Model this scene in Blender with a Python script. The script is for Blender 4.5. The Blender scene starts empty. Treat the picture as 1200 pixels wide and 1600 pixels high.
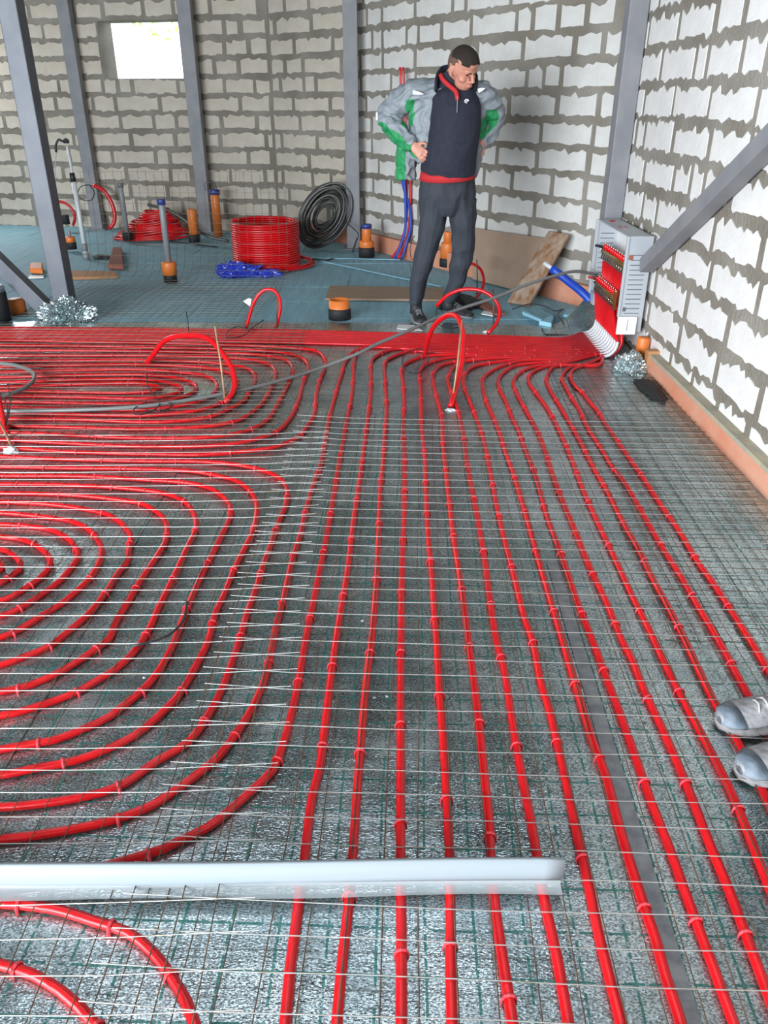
import bpy, bmesh, math, random
from mathutils import Vector, Matrix, noise
random.seed(7)
R = math.radians
# ---------------------------------------------------------------- camera
F = 1240.0; PIT = R(27.3); YAW = math.atan(12/1395.0); H = 1.5
scn = bpy.context.scene; COL = scn.collection
cam = bpy.data.cameras.new('camera'); camo = bpy.data.objects.new('camera', cam); COL.objects.link(camo)
camo.location = (0, 0, H); camo.rotation_euler = (R(90)-PIT, 0, YAW)
cam.sensor_fit = 'VERTICAL'; cam.sensor_height = 36; cam.lens = 36*F/1600; cam.clip_start = 0.02; cam.clip_end = 200
scn.camera = camo
# ---------------------------------------------------------------- light
w = bpy.data.worlds.new('sky'); scn.world = w; w.use_nodes = True
w.node_tree.nodes['Background'].inputs[0].default_value = (0.80, 0.88, 1.0, 1)
w.node_tree.nodes['Background'].inputs[1].default_value = 4.5
def area(name, loc, target, sx, sy, power, col=(1, 1, 1)):
    l = bpy.data.lights.new(name, 'AREA'); l.shape = 'RECTANGLE'; l.size = sx; l.size_y = sy; l.energy = power; l.color = col
    o = bpy.data.objects.new(name, l); COL.objects.link(o); o.location = loc
    o.rotation_euler = (Vector(target)-Vector(loc)).to_track_quat('-Z', 'Y').to_euler()
    return o
area('back_window_daylight', (-5.75, 11.45, 1.95), (-1.5, 3.5, 0), 1.2, 0.85, 70, (0.97, 0.98, 1.0))
area('gate_daylight', (-4.6, -2.9, 1.55), (1.6, 3.3, 0.8), 6.4, 2.9, 1300, (0.86, 0.935, 1.0))
scn.view_settings.view_transform = 'Standard'; scn.view_settings.look = 'None'
scn.view_settings.exposure = 0.2; scn.view_settings.gamma = 1.0; scn.view_settings.use_curve_mapping = False
scn.cycles.use_denoising = True; scn.cycles.max_bounces = 7; scn.cycles.diffuse_bounces = 4; scn.cycles.caustics_reflective = False
scn.cycles.sample_clamp_indirect = 6
# ---------------------------------------------------------------- pixel to world helpers (photo frame 1200x1600)
sP, cP = math.sin(PIT), math.cos(PIT); cy_, sy_ = math.cos(YAW), math.sin(YAW)
def ray(x, y):
    u = (x-600)/F; v = (y-800)/F
    d = (u, cP-v*sP, -sP-v*cP)
    return (d[0]*cy_-d[1]*sy_, d[0]*sy_+d[1]*cy_, d[2])
def G(x, y, z=0.0): d = ray(x, y); t = (z-H)/d[2]; return Vector((d[0]*t, d[1]*t, z))
def PX(x, y, X): d = ray(x, y); t = X/d[0]; return Vector((X, d[1]*t, H+d[2]*t))
def PY(x, y, Y): d = ray(x, y); t = Y/d[1]; return Vector((d[0]*t, Y, H+d[2]*t))
# ---------------------------------------------------------------- materials
def mat(name, col, rough=0.6, metal=0.0, noise_scale=None, col2=None, bump=0.0, bscale=40, contrast=(0.35, 0.65), spec=0.5, stretch=(1, 1, 1), detail=4, coat=0):
    m = bpy.data.materials.new(name); m.use_nodes = True; nt = m.node_tree; b = nt.nodes['Principled BSDF']
    b.inputs['Base Color'].default_value = (*col, 1); b.inputs['Roughness'].default_value = rough; b.inputs['Metallic'].default_value = metal
    b.inputs['Specular IOR Level'].default_value = spec; b.inputs['Coat Weight'].default_value = coat
    tc = nt.nodes.new('ShaderNodeTexCoord'); mp = nt.nodes.new('ShaderNodeMapping'); mp.inputs['Scale'].default_value = stretch
    nt.links.new(tc.outputs['Object'], mp.inputs[0])
    if noise_scale:
        n = nt.nodes.new('ShaderNodeTexNoise'); n.inputs['Scale'].default_value = noise_scale; n.inputs['Detail'].default_value = detail
        r = nt.nodes.new('ShaderNodeValToRGB'); r.color_ramp.elements[0].position = contrast[0]; r.color_ramp.elements[1].position = contrast[1]
        r.color_ramp.elements[0].color = (*col, 1); r.color_ramp.elements[1].color = (*(col2 or col), 1)
        nt.links.new(mp.outputs[0], n.inputs['Vector']); nt.links.new(n.outputs[0], r.inputs[0]); nt.links.new(r.outputs[0], b.inputs['Base Color'])
    if bump:
        n2 = nt.nodes.new('ShaderNodeTexNoise'); n2.inputs['Scale'].default_value = bscale; n2.inputs['Detail'].default_value = 3
        bp = nt.nodes.new('ShaderNodeBump'); bp.inputs['Strength'].default_value = bump; bp.inputs['Distance'].default_value = 0.01
        nt.links.new(mp.outputs[0], n2.inputs['Vector']); nt.links.new(n2.outputs[0], bp.inputs['Height']); nt.links.new(bp.outputs[0], b.inputs['Normal'])
    return m
def foil_mat(name, grid=True):
    m = bpy.data.materials.new(name); m.use_nodes = True; nt = m.node_tree; N = nt.nodes; L = nt.links; b = N['Principled BSDF']
    tc = N.new('ShaderNodeTexCoord')
    def nz(scale, detail=2, st=(1, 1, 1), kind='ShaderNodeTexNoise'):
        mp = N.new('ShaderNodeMapping'); mp.inputs['Scale'].default_value = st; L.new(tc.outputs['Object'], mp.inputs[0])
        n = N.new(kind); n.inputs['Scale'].default_value = scale
        if kind == 'ShaderNodeTexNoise': n.inputs['Detail'].default_value = detail
        L.new(mp.outputs[0], n.inputs['Vector']); return n.outputs[0]
    def math_(op, a, bb=None, clamp=False):
        n = N.new('ShaderNodeMath'); n.operation = op; n.use_clamp = clamp
        for i, v in enumerate((a, bb)):
            if v is None: continue
            if isinstance(v, (int, float)): n.inputs[i].default_value = v
            else: L.new(v, n.inputs[i])
        return n.outputs[0]
    base = N.new('ShaderNodeValToRGB'); base.color_ramp.elements[0].position = .35; base.color_ramp.elements[1].position = .7
    base.color_ramp.elements[0].color = (.44, .55, .56, 1); base.color_ramp.elements[1].color = (.80, .90, .91, 1)
    L.new(nz(3.0, 5), base.inputs[0])
    fine = N.new('ShaderNodeValToRGB'); fine.color_ramp.elements[0].position = .40; fine.color_ramp.elements[1].position = .58
    fine.color_ramp.elements[0].color = (.16, .18, .18, 1); fine.color_ramp.elements[1].color = (1, 1, 1, 1)
    L.new(nz(340, 2, (.55, 1, 1)), fine.inputs[0])
    mul = N.new('ShaderNodeMix'); mul.data_type = 'RGBA'; mul.blend_type = 'MULTIPLY'; mul.inputs[0].default_value = .8
    L.new(base.outputs[0], mul.inputs[6]); L.new(fine.outputs[0], mul.inputs[7]); out = mul.outputs[2]
    if grid:
        mp = N.new('ShaderNodeMapping'); mp.inputs['Rotation'].default_value = (0, 0, R(1.5)); L.new(tc.outputs['Object'], mp.inputs[0])
        nn = N.new('ShaderNodeTexNoise'); nn.inputs['Scale'].default_value = 1.3; nn.inputs['Detail'].default_value = 1; L.new(mp.outputs[0], nn.inputs['Vector'])
        sx = N.new('ShaderNodeSeparateXYZ'); L.new(mp.outputs[0], sx.inputs[0])
        wob = math_('MULTIPLY', math_('SUBTRACT', nn.outputs[0], .5), .03)
        lines = []
        for k, hw in ((0, .028), (1, .028)):
            a = math_('ADD', sx.outputs[k], wob)
            f = math_('FRACT', math_('ADD', math_('MULTIPLY', a, 10.0), 50.0))
            dd = math_('ABSOLUTE', math_('SUBTRACT', f, .5))
            lines.append(math_('LESS_THAN', dd, hw))
        g = math_('MAXIMUM', lines[0], lines[1])
        wear = math_('GREATER_THAN', nz(60, 3), .43)
        g = math_('MULTIPLY', math_('MULTIPLY', g, wear), .85)
        mx = N.new('ShaderNodeMix'); mx.data_type = 'RGBA'; L.new(g, mx.inputs[0]); L.new(out, mx.inputs[6]); mx.inputs[7].default_value = (0.0, .16, .13, 1)
        out = mx.outputs[2]
        L.new(math_('SUBTRACT', .86, math_('MULTIPLY', g, .6)), b.inputs['Metallic'])
    else: b.inputs['Metallic'].default_value = .8
    L.new(out, b.inputs['Base Color'])
    rr = N.new('ShaderNodeMapRange'); rr.inputs['From Min'].default_value = .3; rr.inputs['From Max'].default_value = .7; rr.inputs['To Min'].default_value = .16; rr.inputs['To Max'].default_value = .36
    L.new(nz(5, 3), rr.inputs[0]); L.new(rr.outputs[0], b.inputs['Roughness'])
    h = math_('ADD', math_('MULTIPLY', nz(240, 1, (.5, 1, 1)), .5), math_('MULTIPLY', nz(9, 3), 2.2))
    bp = N.new('ShaderNodeBump'); bp.inputs['Strength'].default_value = .55; bp.inputs['Distance'].default_value = .004
    L.new(h, bp.inputs['Height']); L.new(bp.outputs[0], b.inputs['Normal'])
    return m
def see_through(name, col, alpha, rough=.5):
    m = mat(name, col, rough); b = m.node_tree.nodes['Principled BSDF']; b.inputs['Alpha'].default_value = alpha
    return m
M = dict(
    red=mat('red_pipe', (.70, .006, .010), .30, spec=.5, noise_scale=9, col2=(.60, .005, .010)),
    clip=mat('pink_plastic', (.80, .06, .08), .4),
    white=mat('white_plastic', (.62, .63, .64), .35),
    mortar=mat('mortar', (.20, .178, .14), .95, noise_scale=2.2, col2=(.30, .275, .235), bump=.9, bscale=38),
    block=mat('aerated_block', (.72, .70, .665), .9, noise_scale=7, col2=(.80, .79, .765), bump=.25, bscale=60),
    shadeblock=mat('shaded_aerated_block', (.54, .47, .385), .9, noise_scale=7, col2=(.61, .55, .46), bump=.25, bscale=60),  # same blocks; the dimmer, warmer light at the back is put into the colour
    halfshadeblock=mat('half_shaded_aerated_block', (.61, .59, .55), .9, noise_scale=7, col2=(.68, .665, .635), bump=.25, bscale=60),  # same blocks again, angled wall's weaker light put into the colour
    steel=mat('primed_steel', (.20, .205, .22), .55, noise_scale=6, col2=(.255, .25, .26)),
    darksteel=mat('dark_primed_steel', (.075, .085, .11), .45, noise_scale=6, col2=(.11, .12, .14)),
    xps=mat('blue_insulation', (.22, .44, .54), .75, noise_scale=2, col2=(.30, .53, .61), bump=.5, bscale=18, stretch=(12, 1, 1)),
    xpscut=mat('pale_blue_insulation', (.32, .62, .74), .6),
    concrete=mat('concrete', (.28, .28, .27), .9, noise_scale=3, col2=(.36, .36, .35)),
    salmon=mat('salmon_plinth', (.62, .235, .135), .9, noise_scale=4, col2=(.66, .32, .21), bump=.3),
    ledge=mat('mortar_ledge', (.44, .38, .26), .9, noise_scale=8, col2=(.36, .33, .27), bump=.5),
    foil=foil_mat('foil_underlay'), plainfoil=foil_mat('crumpled_foil', False),
    wire=mat('galvanised_wire', (.54, .54, .51), .38, .75, noise_scale=14, col2=(.40, .31, .20), contrast=(.55, .75)),  # cross wires catch the light; that shine is lifted into this colour
    midwire=mat('dimmed_wire', (.24, .23, .21), .45, .6, noise_scale=14, col2=(.26, .19, .12)),  # same wire, shine toned down in the colour for sheets farther back
    wiredark=mat('dull_wire', (.09, .085, .075), .55, .5, noise_scale=25, col2=(.20, .12, .06)),  # long wires: same wire without the shine, darkened in colour; also dark rods
    orange=mat('orange_sewer_pipe', (.72, .19, .035), .45),
    black=mat('black_foam', (.014, .014, .015), .7), rubber=mat('black_cable', (.02, .02, .022), .5),
    bluetape=mat('blue_tape', (.03, .05, .22), .4), greypipe=mat('grey_pipe', (.25, .26, .27), .4),
    greyhose=mat('grey_hose', (.16, .165, .16), .4, spec=.6), darkcoil=mat('dark_grey_pipe', (.07, .07, .065), .3, spec=.7),
    bluebag=mat('blue_film', (.02, .045, .42), .25, spec=.7), blue=mat('blue_pipe', (.01, .06, .45), .4),
    ply=mat('plywood', (.30, .21, .145), .8, noise_scale=5, col2=(.36, .26, .18), stretch=(1, 6, 6)),
    plank=mat('weathered_plank', (.25, .12, .05), .8, noise_scale=5, col2=(.40, .31, .24), stretch=(4, 4, .8), bump=.3),
    hard=mat('hardboard', (.40, .28, .20), .75, noise_scale=3, col2=(.34, .235, .17)),
    cab=mat('cabinet_metal', (.47, .50, .53), .42, .25), cabdark=mat('slot_shadow', (.10, .11, .12), .7),
    cabw=mat('white_enamel', (.82, .82, .80), .4), brass=mat('brass', (.62, .43, .16), .3, .9), nickel=mat('nickel', (.72, .71, .68), .22, 1.0),
    foam=see_through('white_foam', (.34, .39, .42), .86, .5), film=see_through('clear_film', (.55, .60, .62), .42, .3),
    skin=mat('skin', (.60, .285, .20), .5, noise_scale=12, col2=(.54, .24, .165)), hair=mat('dark_hair', (.022, .014, .010), .8, bump=.6, bscale=220),
    fuzz=mat('short_side_hair', (.13, .075, .055), .8, bump=.4, bscale=220),
    lip=mat('lips', (.42, .13, .10), .5), eye=mat('eye_dark', (.03, .02, .02), .3), navy=mat('navy_knit', (.014, .016, .030), .85, noise_scale=30, col2=(.019, .022, .038)),
    polored=mat('red_cotton', (.50, .02, .025), .8), jgrey=mat('grey_jacket_cloth', (.215, .245, .265), .6, noise_scale=14, col2=(.27, .30, .325), bump=.9, bscale=13),
    jgreen=mat('green_jacket_cloth', (.018, .26, .085), .6, bump=.9, bscale=14), jdark=mat('dark_green_cloth', (.045, .09, .075), .7),
    trouser=mat('charcoal_trouser', (.026, .033, .044), .8, noise_scale=9, col2=(.036, .043, .056), bump=.9, bscale=9),
    shoe=mat('dark_shoe', (.025, .027, .03), .6), sole=mat('grey_sole', (.22, .23, .24), .6), reflect=mat('reflective_tape', (.85, .86, .88), .3),
    dust=mat('dusty_grey_shoe', (.20, .195, .20), .7, noise_scale=22, col2=(.36, .35, .36), bump=.5, bscale=60), toecap=mat('blue_grey_toecap', (.13, .17, .21), .7, noise_scale=26, col2=(.24, .28, .32), bump=.4),
    dustsole=mat('pale_sole', (.36, .35, .35), .8, noise_scale=30, col2=(.18, .17, .17)), lace=mat('lace', (.45, .44, .42), .8),
    leaf=mat('leaf', (.40, .62, .08), .6), bark=mat('bark', (.10, .07, .05), .9), brown=mat('rusty_rod', (.30, .16, .09), .6, .3, noise_scale=20, col2=(.45, .30, .18)),
    redbox=mat('red_brown_wood', (.28, .10, .07), .8), tanwood=mat('tan_wood', (.46, .22, .09), .7), tape=mat('grey_joint_tape', (.22, .24, .26), .4, .6, noise_scale=30, col2=(.34, .36, .37)), plaster=mat('ceiling_board', (.13, .115, .10), .9), grass=mat('outside_ground', (.22, .26, .14), .95),
)
# ---------------------------------------------------------------- object helpers
def tag(o, label=None, cat=None, group=None, kind=None):
    if label: o['label'] = label
    if cat: o['category'] = cat
    if group: o['group'] = group
    if kind: o['kind'] = kind
    return o
def thing(name, label, cat, loc=(0, 0, 0), group=None):
    o = bpy.data.objects.new(name, None); o.empty_display_size = .1; COL.objects.link(o); o.location = loc
    return tag(o, label, cat, group)
def link(name, me, m=None, parent=None, smooth=False, world=True):
    if m is not None and len(me.materials) == 0:
        for q in (m if isinstance(m, (list, tuple)) else [m]): me.materials.append(q)
    if smooth: me.polygons.foreach_set('use_smooth', [True]*len(me.polygons))
    o = bpy.data.objects.new(name, me); COL.objects.link(o)
    if parent:
        o.parent = parent
        if world: o.location = -Vector(parent.location)
    return o
def fin(name, bm, m=None, parent=None, smooth=False, world=True):
    me = bpy.data.meshes.new(name); bmesh.ops.recalc_face_normals(bm, faces=bm.faces[:]); bm.to_mesh(me); bm.free()
    return link(name, me, m, parent, smooth, world)
def box(bm, lo, hi, mtx=None):
    vs = [bm.verts.new((x, y, z)) for x in (lo[0], hi[0]) for y in (lo[1], hi[1]) for z in (lo[2], hi[2])]
    for f in ((0, 1, 3, 2), (4, 6, 7, 5), (0, 4, 5, 1), (2, 3, 7, 6), (0, 2, 6, 4), (1, 5, 7, 3)): bm.faces.new([vs[i] for i in f])
    if mtx:
        for v in vs: v.co = mtx @ v.co
    return vs
def bevbox(lo, hi, bev=.004, mtx=None):
    bm = bmesh.new(); box(bm, lo, hi)
    bmesh.ops.bevel(bm, geom=bm.edges[:], offset=bev, segments=2, affect='EDGES', profile=.6)
    if mtx: bmesh.ops.transform(bm, matrix=mtx, verts=bm.verts[:])
    return bm
def tube(bm, pts, r, seg=8, closed=False, cap=True, ru=None):
    """sweep; r float or list of floats / (a,b) pairs; ru = fixed reference axis for elliptic sections"""
    pts = [Vector(p) for p in pts]; n = len(pts); rings = []; prev = None
    for i, p in enumerate(pts):
        if closed: t = pts[(i+1) % n]-pts[i-1]
        else: t = pts[min(i+1, n-1)]-pts[max(i-1, 0)]
        if t.length < 1e-9: t = Vector((0, 0, 1))
        t.normalize()
        if ru is not None: u = Vector(ru)-t*Vector(ru).dot(t)
        elif prev is None:
            a = Vector((0, 0, 1)) if abs(t.z) < .9 else Vector((1, 0, 0)); u = a-t*a.dot(t)
        else: u = prev-t*prev.dot(t)
        u.normalize(); prev = u; v = t.cross(u)
        ri = r[i] if isinstance(r, (list, tuple)) else r
        a, b = (ri if isinstance(ri, (list, tuple)) else (ri, ri))
        rings.append([bm.verts.new(p+u*(a*math.cos(q))+v*(b*math.sin(q))) for q in (2*math.pi*k/seg for k in range(seg))])
    m = n if closed else n-1
    for i in range(m):
        A, B = rings[i], rings[(i+1) % n]
        for k in range(seg): bm.faces.new((A[k], A[(k+1) % seg], B[(k+1) % seg], B[k]))
    if cap and not closed:
        bm.faces.new(rings[0][::-1]); bm.faces.new(rings[-1])
def catmull(P, step=.03):
    P = [Vector(p) for p in P]; out = []
    for i in range(len(P)-1):
        p0 = P[i-1] if i else P[0]*2-P[1]; p1, p2 = P[i], P[i+1]; p3 = P[i+2] if i+2 < len(P) else P[-1]*2-P[-2]
        d1 = max((p1-p0).length, 1e-4)**.5; d2 = max((p2-p1).length, 1e-4)**.5; d3 = max((p3-p2).length, 1e-4)**.5
        m1 = (p1-p0)/d1-(p2-p0)/(d1+d2)+(p2-p1)/d2; m2 = (p2-p1)/d2-(p3-p1)/(d2+d3)+(p3-p2)/d3; m1 *= d2; m2 *= d2
        k = max(1, int((p2-p1).length/step))
        for j in range(k):
            t = j/k; t2 = t*t; t3 = t2*t
            out.append(p1*(2*t3-3*t2+1)+m1*(t3-2*t2+t)+p2*(-2*t3+3*t2)+m2*(t3-t2))
    out.append(P[-1]); return out
def cyl(bm, c, r, h, seg=20, r2=None):
    tube(bm, [c, Vector(c)+Vector((0, 0, h))], [r, r if r2 is None else r2], seg)
def ring_tube(bm, c, r, t, h, seg=24):
    """hollow upright pipe end"""
    c = Vector(c); prof = ((r, 0), (r, h), (r-t, h), (r-t, h*.3), (0, h*.3)); rows = []
    for a, z in prof:
        if a == 0: rows.append([bm.verts.new(c+Vector((0, 0, z)))])
        else: rows.append([bm.verts.new(c+Vector((a*math.cos(q), a*math.sin(q), z))) for q in (2*math.pi*k/seg for k in range(seg))])
    for A, B in zip(rows, rows[1:]):
        for k in range(seg):
            if len(B) == 1: bm.faces.new((A[k], A[(k+1) % seg], B[0]))
            else: bm.faces.new((A[k], A[(k+1) % seg], B[(k+1) % seg], B[k]))
def one(name, pts, r, m, label=None, cat=None, parent=None, seg=8, group=None, step=.03, closed=False, smoothpath=True):
    bm = bmesh.new(); tube(bm, catmull(pts, step) if smoothpath else pts, r, seg, closed)
    o = fin(name, bm, m, parent, True)
    return tag(o, label, cat, group)
ORD = ['first', 'second', 'third', 'fourth', 'fifth', 'sixth', 'seventh', 'eighth', 'ninth', 'tenth', 'eleventh', 'twelfth', 'thirteenth', 'fourteenth', 'fifteenth', 'sixteenth']
# ---------------------------------------------------------------- room shell
CH = 3.4
bm = bmesh.new(); box(bm, (-9, -5.8, -.25), (2.2, 13.5, -.05)); tag(fin('floor', bm, M['concrete']), kind='structure')
bm = bmesh.new()
for lo, hi in (((-9, -5.8), (2.2, 2.35)), ((-9, 2.98), (2.2, 13.0)), ((-9, 2.35), (-2.3, 2.98)), ((1.1, 2.35), (2.2, 2.98))): box(bm, (*lo, CH), (*hi, CH+.1))   # roof opening over the front bay, added to brighten the near foil
tag(fin('ceiling', bm, M['plaster']), kind='structure')
bm = bmesh.new(); box(bm, (-30, 13.5, -.5), (30, 60, -.3)); tag(fin('ground', bm, M['grass']), kind='structure')
def block_mesh(L, Hh, spike, nt=8, gap=.027, bm_='block'):
    L -= gap*2*random.uniform(.7, 1.3); hb = Hh-.060+random.uniform(-.014, .008); d = .005
    x0 = -L/2; n = max(3, int(nt*L/.56)); pts = []
    off = random.uniform(-.006, .006)
    for i in range(n+1):
        x = x0+L*i/n+(random.uniform(-.35, .35)*L/n if 0 < i < n else 0)
        pts.append((x, -hb/2+off-random.choice((-.3, .1, .2, .9))*spike*random.random()))
    for i in range(n, -1, -1):
        x = x0+L*i/n+(random.uniform(-.35, .35)*L/n if 0 < i < n else 0)
        pts.append((x, hb/2+off+random.choice((-.9, -.5, .2, .7))*spike*random.random()*1.3))
    pts = [(x+random.uniform(-.004, .004), z) for x, z in pts]
    bm = bmesh.new(); a = [bm.verts.new((x, -d, z)) for x, z in pts]; b = [bm.verts.new((x, .01, z)) for x, z in pts]
    bm.faces.new(a)
    for i in range(len(a)): j = (i+1) % len(a); bm.faces.new((a[i], b[i], b[j], a[j]))
    bmesh.ops.recalc_face_normals(bm, faces=bm.faces[:])
    me = bpy.data.meshes.new('block'); bm.to_mesh(me); bm.free(); me.materials.append(M[bm_]); return me
def wall(name, p0, p1, holes=(), thick=.34, z1=CH, blocks=True, urange=None, course=.2, zoff=-.02, spike=.024, nt=12, extra=(0, 0), gap=.027, bm_='block'):
    """p0->p1 with the room on the right-hand... local x along the wall, local -y into the room"""
    p0 = Vector((*p0, 0)); p1 = Vector((*p1, 0)); L = (p1-p0).length; ang = math.atan2(p1.y-p0.y, p1.x-p0.x)
    mt = Matrix.Translation(p0) @ Matrix.Rotation(ang, 4, 'Z')
    bm = bmesh.new(); us = sorted({-extra[0], L+extra[1]} | {q for h in holes for q in h[:2]}); zs = sorted({-.25, z1} | {q for h in holes for q in h[2:]})
    for a, b in zip(us, us[1:]):
        for c, d in zip(zs, zs[1:]):
            if any(h[0] <= a+1e-6 and b <= h[1]+1e-6 and h[2] <= c+1e-6 and d <= h[3]+1e-6 for h in holes): continue
            box(bm, (a, 0, c), (b, thick, d))
    o = tag(fin(name, bm, M['mortar']), kind='structure'); o.matrix_world = mt
    if blocks:
        u0, u1 = urange or (0, L); k = 0
        while zoff+course*k < z1-.1:
            z = zoff+course*k; segs = [(u0, u1)]
            for h in holes:
                if z+course*.6 > h[2] and z+course*.4 < h[3]: segs = [s for a, b in segs for s in ((a, h[0]), (h[1], b)) if s[1]-s[0] > .08]
            for a, b in segs:
                u = a-(random.uniform(.05, .55) if k % 2 else random.uniform(0, .3))
                while u < b:
                    l = random.choice((.6, .6, .6, .6, .52, .45, .38, .3, .2)); e0, e1 = max(u, a), min(u+l, b); u += l
                    if e1-e0 < .1: continue
                    zc = z+course/2
                    if zc < .02: continue
                    bo = bpy.data.objects.new('block', block_mesh(e1-e0, course, spike, nt, gap, bm_)); COL.objects.link(bo); bo.parent = o
                    bo.location = ((e0+e1)/2, random.uniform(-.001, .002), zc+.006*math.sin(u*1.3+k)); bo.rotation_euler = (0, random.uniform(-.012, .012), 0)
            k += 1
    return o
A0, A1, A2, A3 = (-8.5, 12.10), (-1.44, 10.76), (-.47, 9.96), (1.66, 6.60)
dirb = (Vector(A1)-Vector(A0)).normalized()
def ub(x): return (x-A0[0])/dirb.x
wall('wall_back', A0, A1, holes=((ub(-6.35), ub(-5.15), 1.5, 2.37), (ub(-3.55), ub(-2.53), 1.76, 2.37)), extra=(.3, .1), bm_='shadeblock')
wall('wall_corner', A1, A2, extra=(.05, .05), bm_='shadeblock'); wall('wall_angled', A2, A3, extra=(.05, .3), bm_='halfshadeblock')
wall('wall_right', (1.66, 6.66), (1.66, -5.5), urange=(0, 7.2), spike=.034, nt=15, zoff=-.0, gap=.034)
wall('wall_left', (-8.4, -5.5), (-8.4, 12.2), blocks=False)
wall('wall_front', (1.7, -5.4), (-8.5, -5.4), holes=((2.2, 8.4, 0, 2.98),), blocks=False)
# plinth at the foot of the right and angled walls
bm = bmesh.new(); box(bm, (1.60, .3, -.05), (1.70, 4.86, .10))
o = tag(fin('baseboard_right', bm, M['salmon']), kind='structure')
bm = bmesh.new(); box(bm, (1.598, .3, .1), (1.70, 4.86, .122)); fin('mortar_ledge', bm, M['ledge'], o)
bm = bmesh.new(); box(bm, (1.585, 4.80, -.02), (1.66, 4.86, .14)); tag(fin('wood_end_piece', bm, M['tanwood'], o), 'pale wood end piece')
da = (Vector(A3)-Vector(A2)).normalized(); na = Vector((da.y, -da.x))
for nm, (q0, q1), hh, th in (('baseboard_angled', (Vector(A2)+da*.1, Vector(A3)), .17, .06), ('baseboard_corner', (Vector(A1)+Vector((.25, -.22)), Vector(A2)+da*.05), .16, .05)):
    d = (q1-q0).normalized(); nn = Vector((d.y, -d.x))
    mt = Matrix.Translation((q0.x, q0.y, 0)) @ Matrix.Rotation(math.atan2(d.y, d.x), 4, 'Z'); bm = bmesh.new(); box(bm, (0, -th, -.05), ((q1-q0).length, .02, hh), mt)
    tag(fin(nm, bm, M['salmon']), kind='structure')
# steel posts and braces
def post(x0, x1, y0, y1, label, m, z0=0.0):
    t = thing('steel_post', label, 'post', ((x0+x1)/2, (y0+y1)/2, z0))
    fin('column', bevbox((x0, y0, z0), (x1, y1, CH), .006), m, t)
    fin('base_plate', bevbox((x0-.05, y0-.05, z0), (x1+.05, y1+.05, z0+.012), .002), m, t); return t
post(-2.623, -2.493, 6.20, 6.345, 'dark blue-grey square steel post standing free at left with a foil-wrapped foot', M['darksteel'])
post(-3.965, -3.82, 11.02, 11.17, 'grey steel post against the back wall left of the small window', M['steel'])
post(-2.465, -2.31, 10.70, 10.85, 'grey steel post against the back wall at the right edge of the small window', M['steel'])
post(-.504, -.355, 9.48, 9.62, 'grey steel post in the wall corner behind the grey pipe coil', M['steel'])
post(1.525, 1.65, 6.02, 6.16, 'grey steel post in the right corner behind the manifold cabinet', M['steel'])
def bar(name, a, b, w_, label, cat, m):
    a = Vector(a); b = Vector(b); d = b-a; L = d.length; q = d.to_track_quat('X', 'Z').to_matrix().to_4x4()
    return tag(fin(name, bevbox((0, -w_/2, -w_/2), (L, w_/2, w_/2), .006, Matrix.Translation(a) @ q), m), label, cat)
b0 = PX(1010, 415, 1.60); b1 = PX(1200, 224, 1.60); dd = (b1-b0)
bar('diagonal_brace', b0-dd*.0, b0+dd*2.6, .088, 'grey square steel brace slanting up along the right block wall', 'brace', M['steel'])
b0 = PY(70, 480, 6.27); b1 = PY(0, 412, 6.27); dd = b1-b0
bar('diagonal_brace', b0, b0+dd*4.5, .11, 'dark steel brace running up left from the foot of the left post', 'brace', M['darksteel'])
# ---------------------------------------------------------------- floor coverings
t = thing('insulation_floor', 'blue foam insulation boards covering the back part of the floor', 'insulation', (-2, 8, -.03))
y = 5.6; r_ = 0
while y < 12.3:
    x = -8.2-(r_ % 2)*.6
    while x < 1.7:
        xa, xb = max(x, -8.3), min(x+1.2, 1.65)
        def inside(px, py): return all((Vector(q1)-Vector(q0)).cross(Vector((px, py))-Vector(q0)) < 0 for q0, q1 in ((A1, A2), (A2, A3), (A0, A1)))
        if xb-xa > .1 and (inside(xa+.05, y+.02) or inside(xb-.05, y+.02)):
            fin('insulation_board', bevbox((xa+.0015, y+.0015, -.05), (xb-.0015, y+.5985, random.uniform(-.003, .0)-.002), .003), M['xps'], t)
        x += 1.2
    y += .6; r_ += 1
# foil underlay: long strips running away from the camera
t = thing('foil_underlay', 'silver foil underlay printed with a green square grid under the red pipes', 'underlay', (0, 2, 0))
xs = [-8.3, -7.0, -5.8, -4.6, -3.4, -2.2, -1.0, .22, 1.40, 1.61]
for i, (a, b) in enumerate(zip(xs, xs[1:])):
    bm = bmesh.new(); nx = max(2, int((b-a)/.12)); y0, y1 = -1.2, 6.03; ny = 60; g = []
    for iy in range(ny+1):
        row = []
        for ix in range(nx+1):
            xx = a+(b-a+.03)*ix/nx; yy = y0+(y1-y0)*iy/ny
            yy2 = yy
            if iy == ny: yy2 += -.12*max(0, min(1, (xx-.4)/1))+.03*noise.noise(Vector((xx*4, 0, 0)))
            zz = .0005+.0022*(i % 2)+.003*(noise.noise(Vector((xx*5, yy*5, 0)))+.6)
            if yy > 5.7: zz += .012*(noise.noise(Vector((xx*9, yy*9, 3)))+.5)
            row.append(bm.verts.new((xx, yy2, max(zz, 0))))
        g.append(row)
    for iy in range(ny):
        for ix in range(nx): bm.faces.new((g[iy][ix], g[iy][ix+1], g[iy+1][ix+1], g[iy+1][ix]))
    fin('foil_sheet', bm, M['foil'], t, True)
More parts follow.
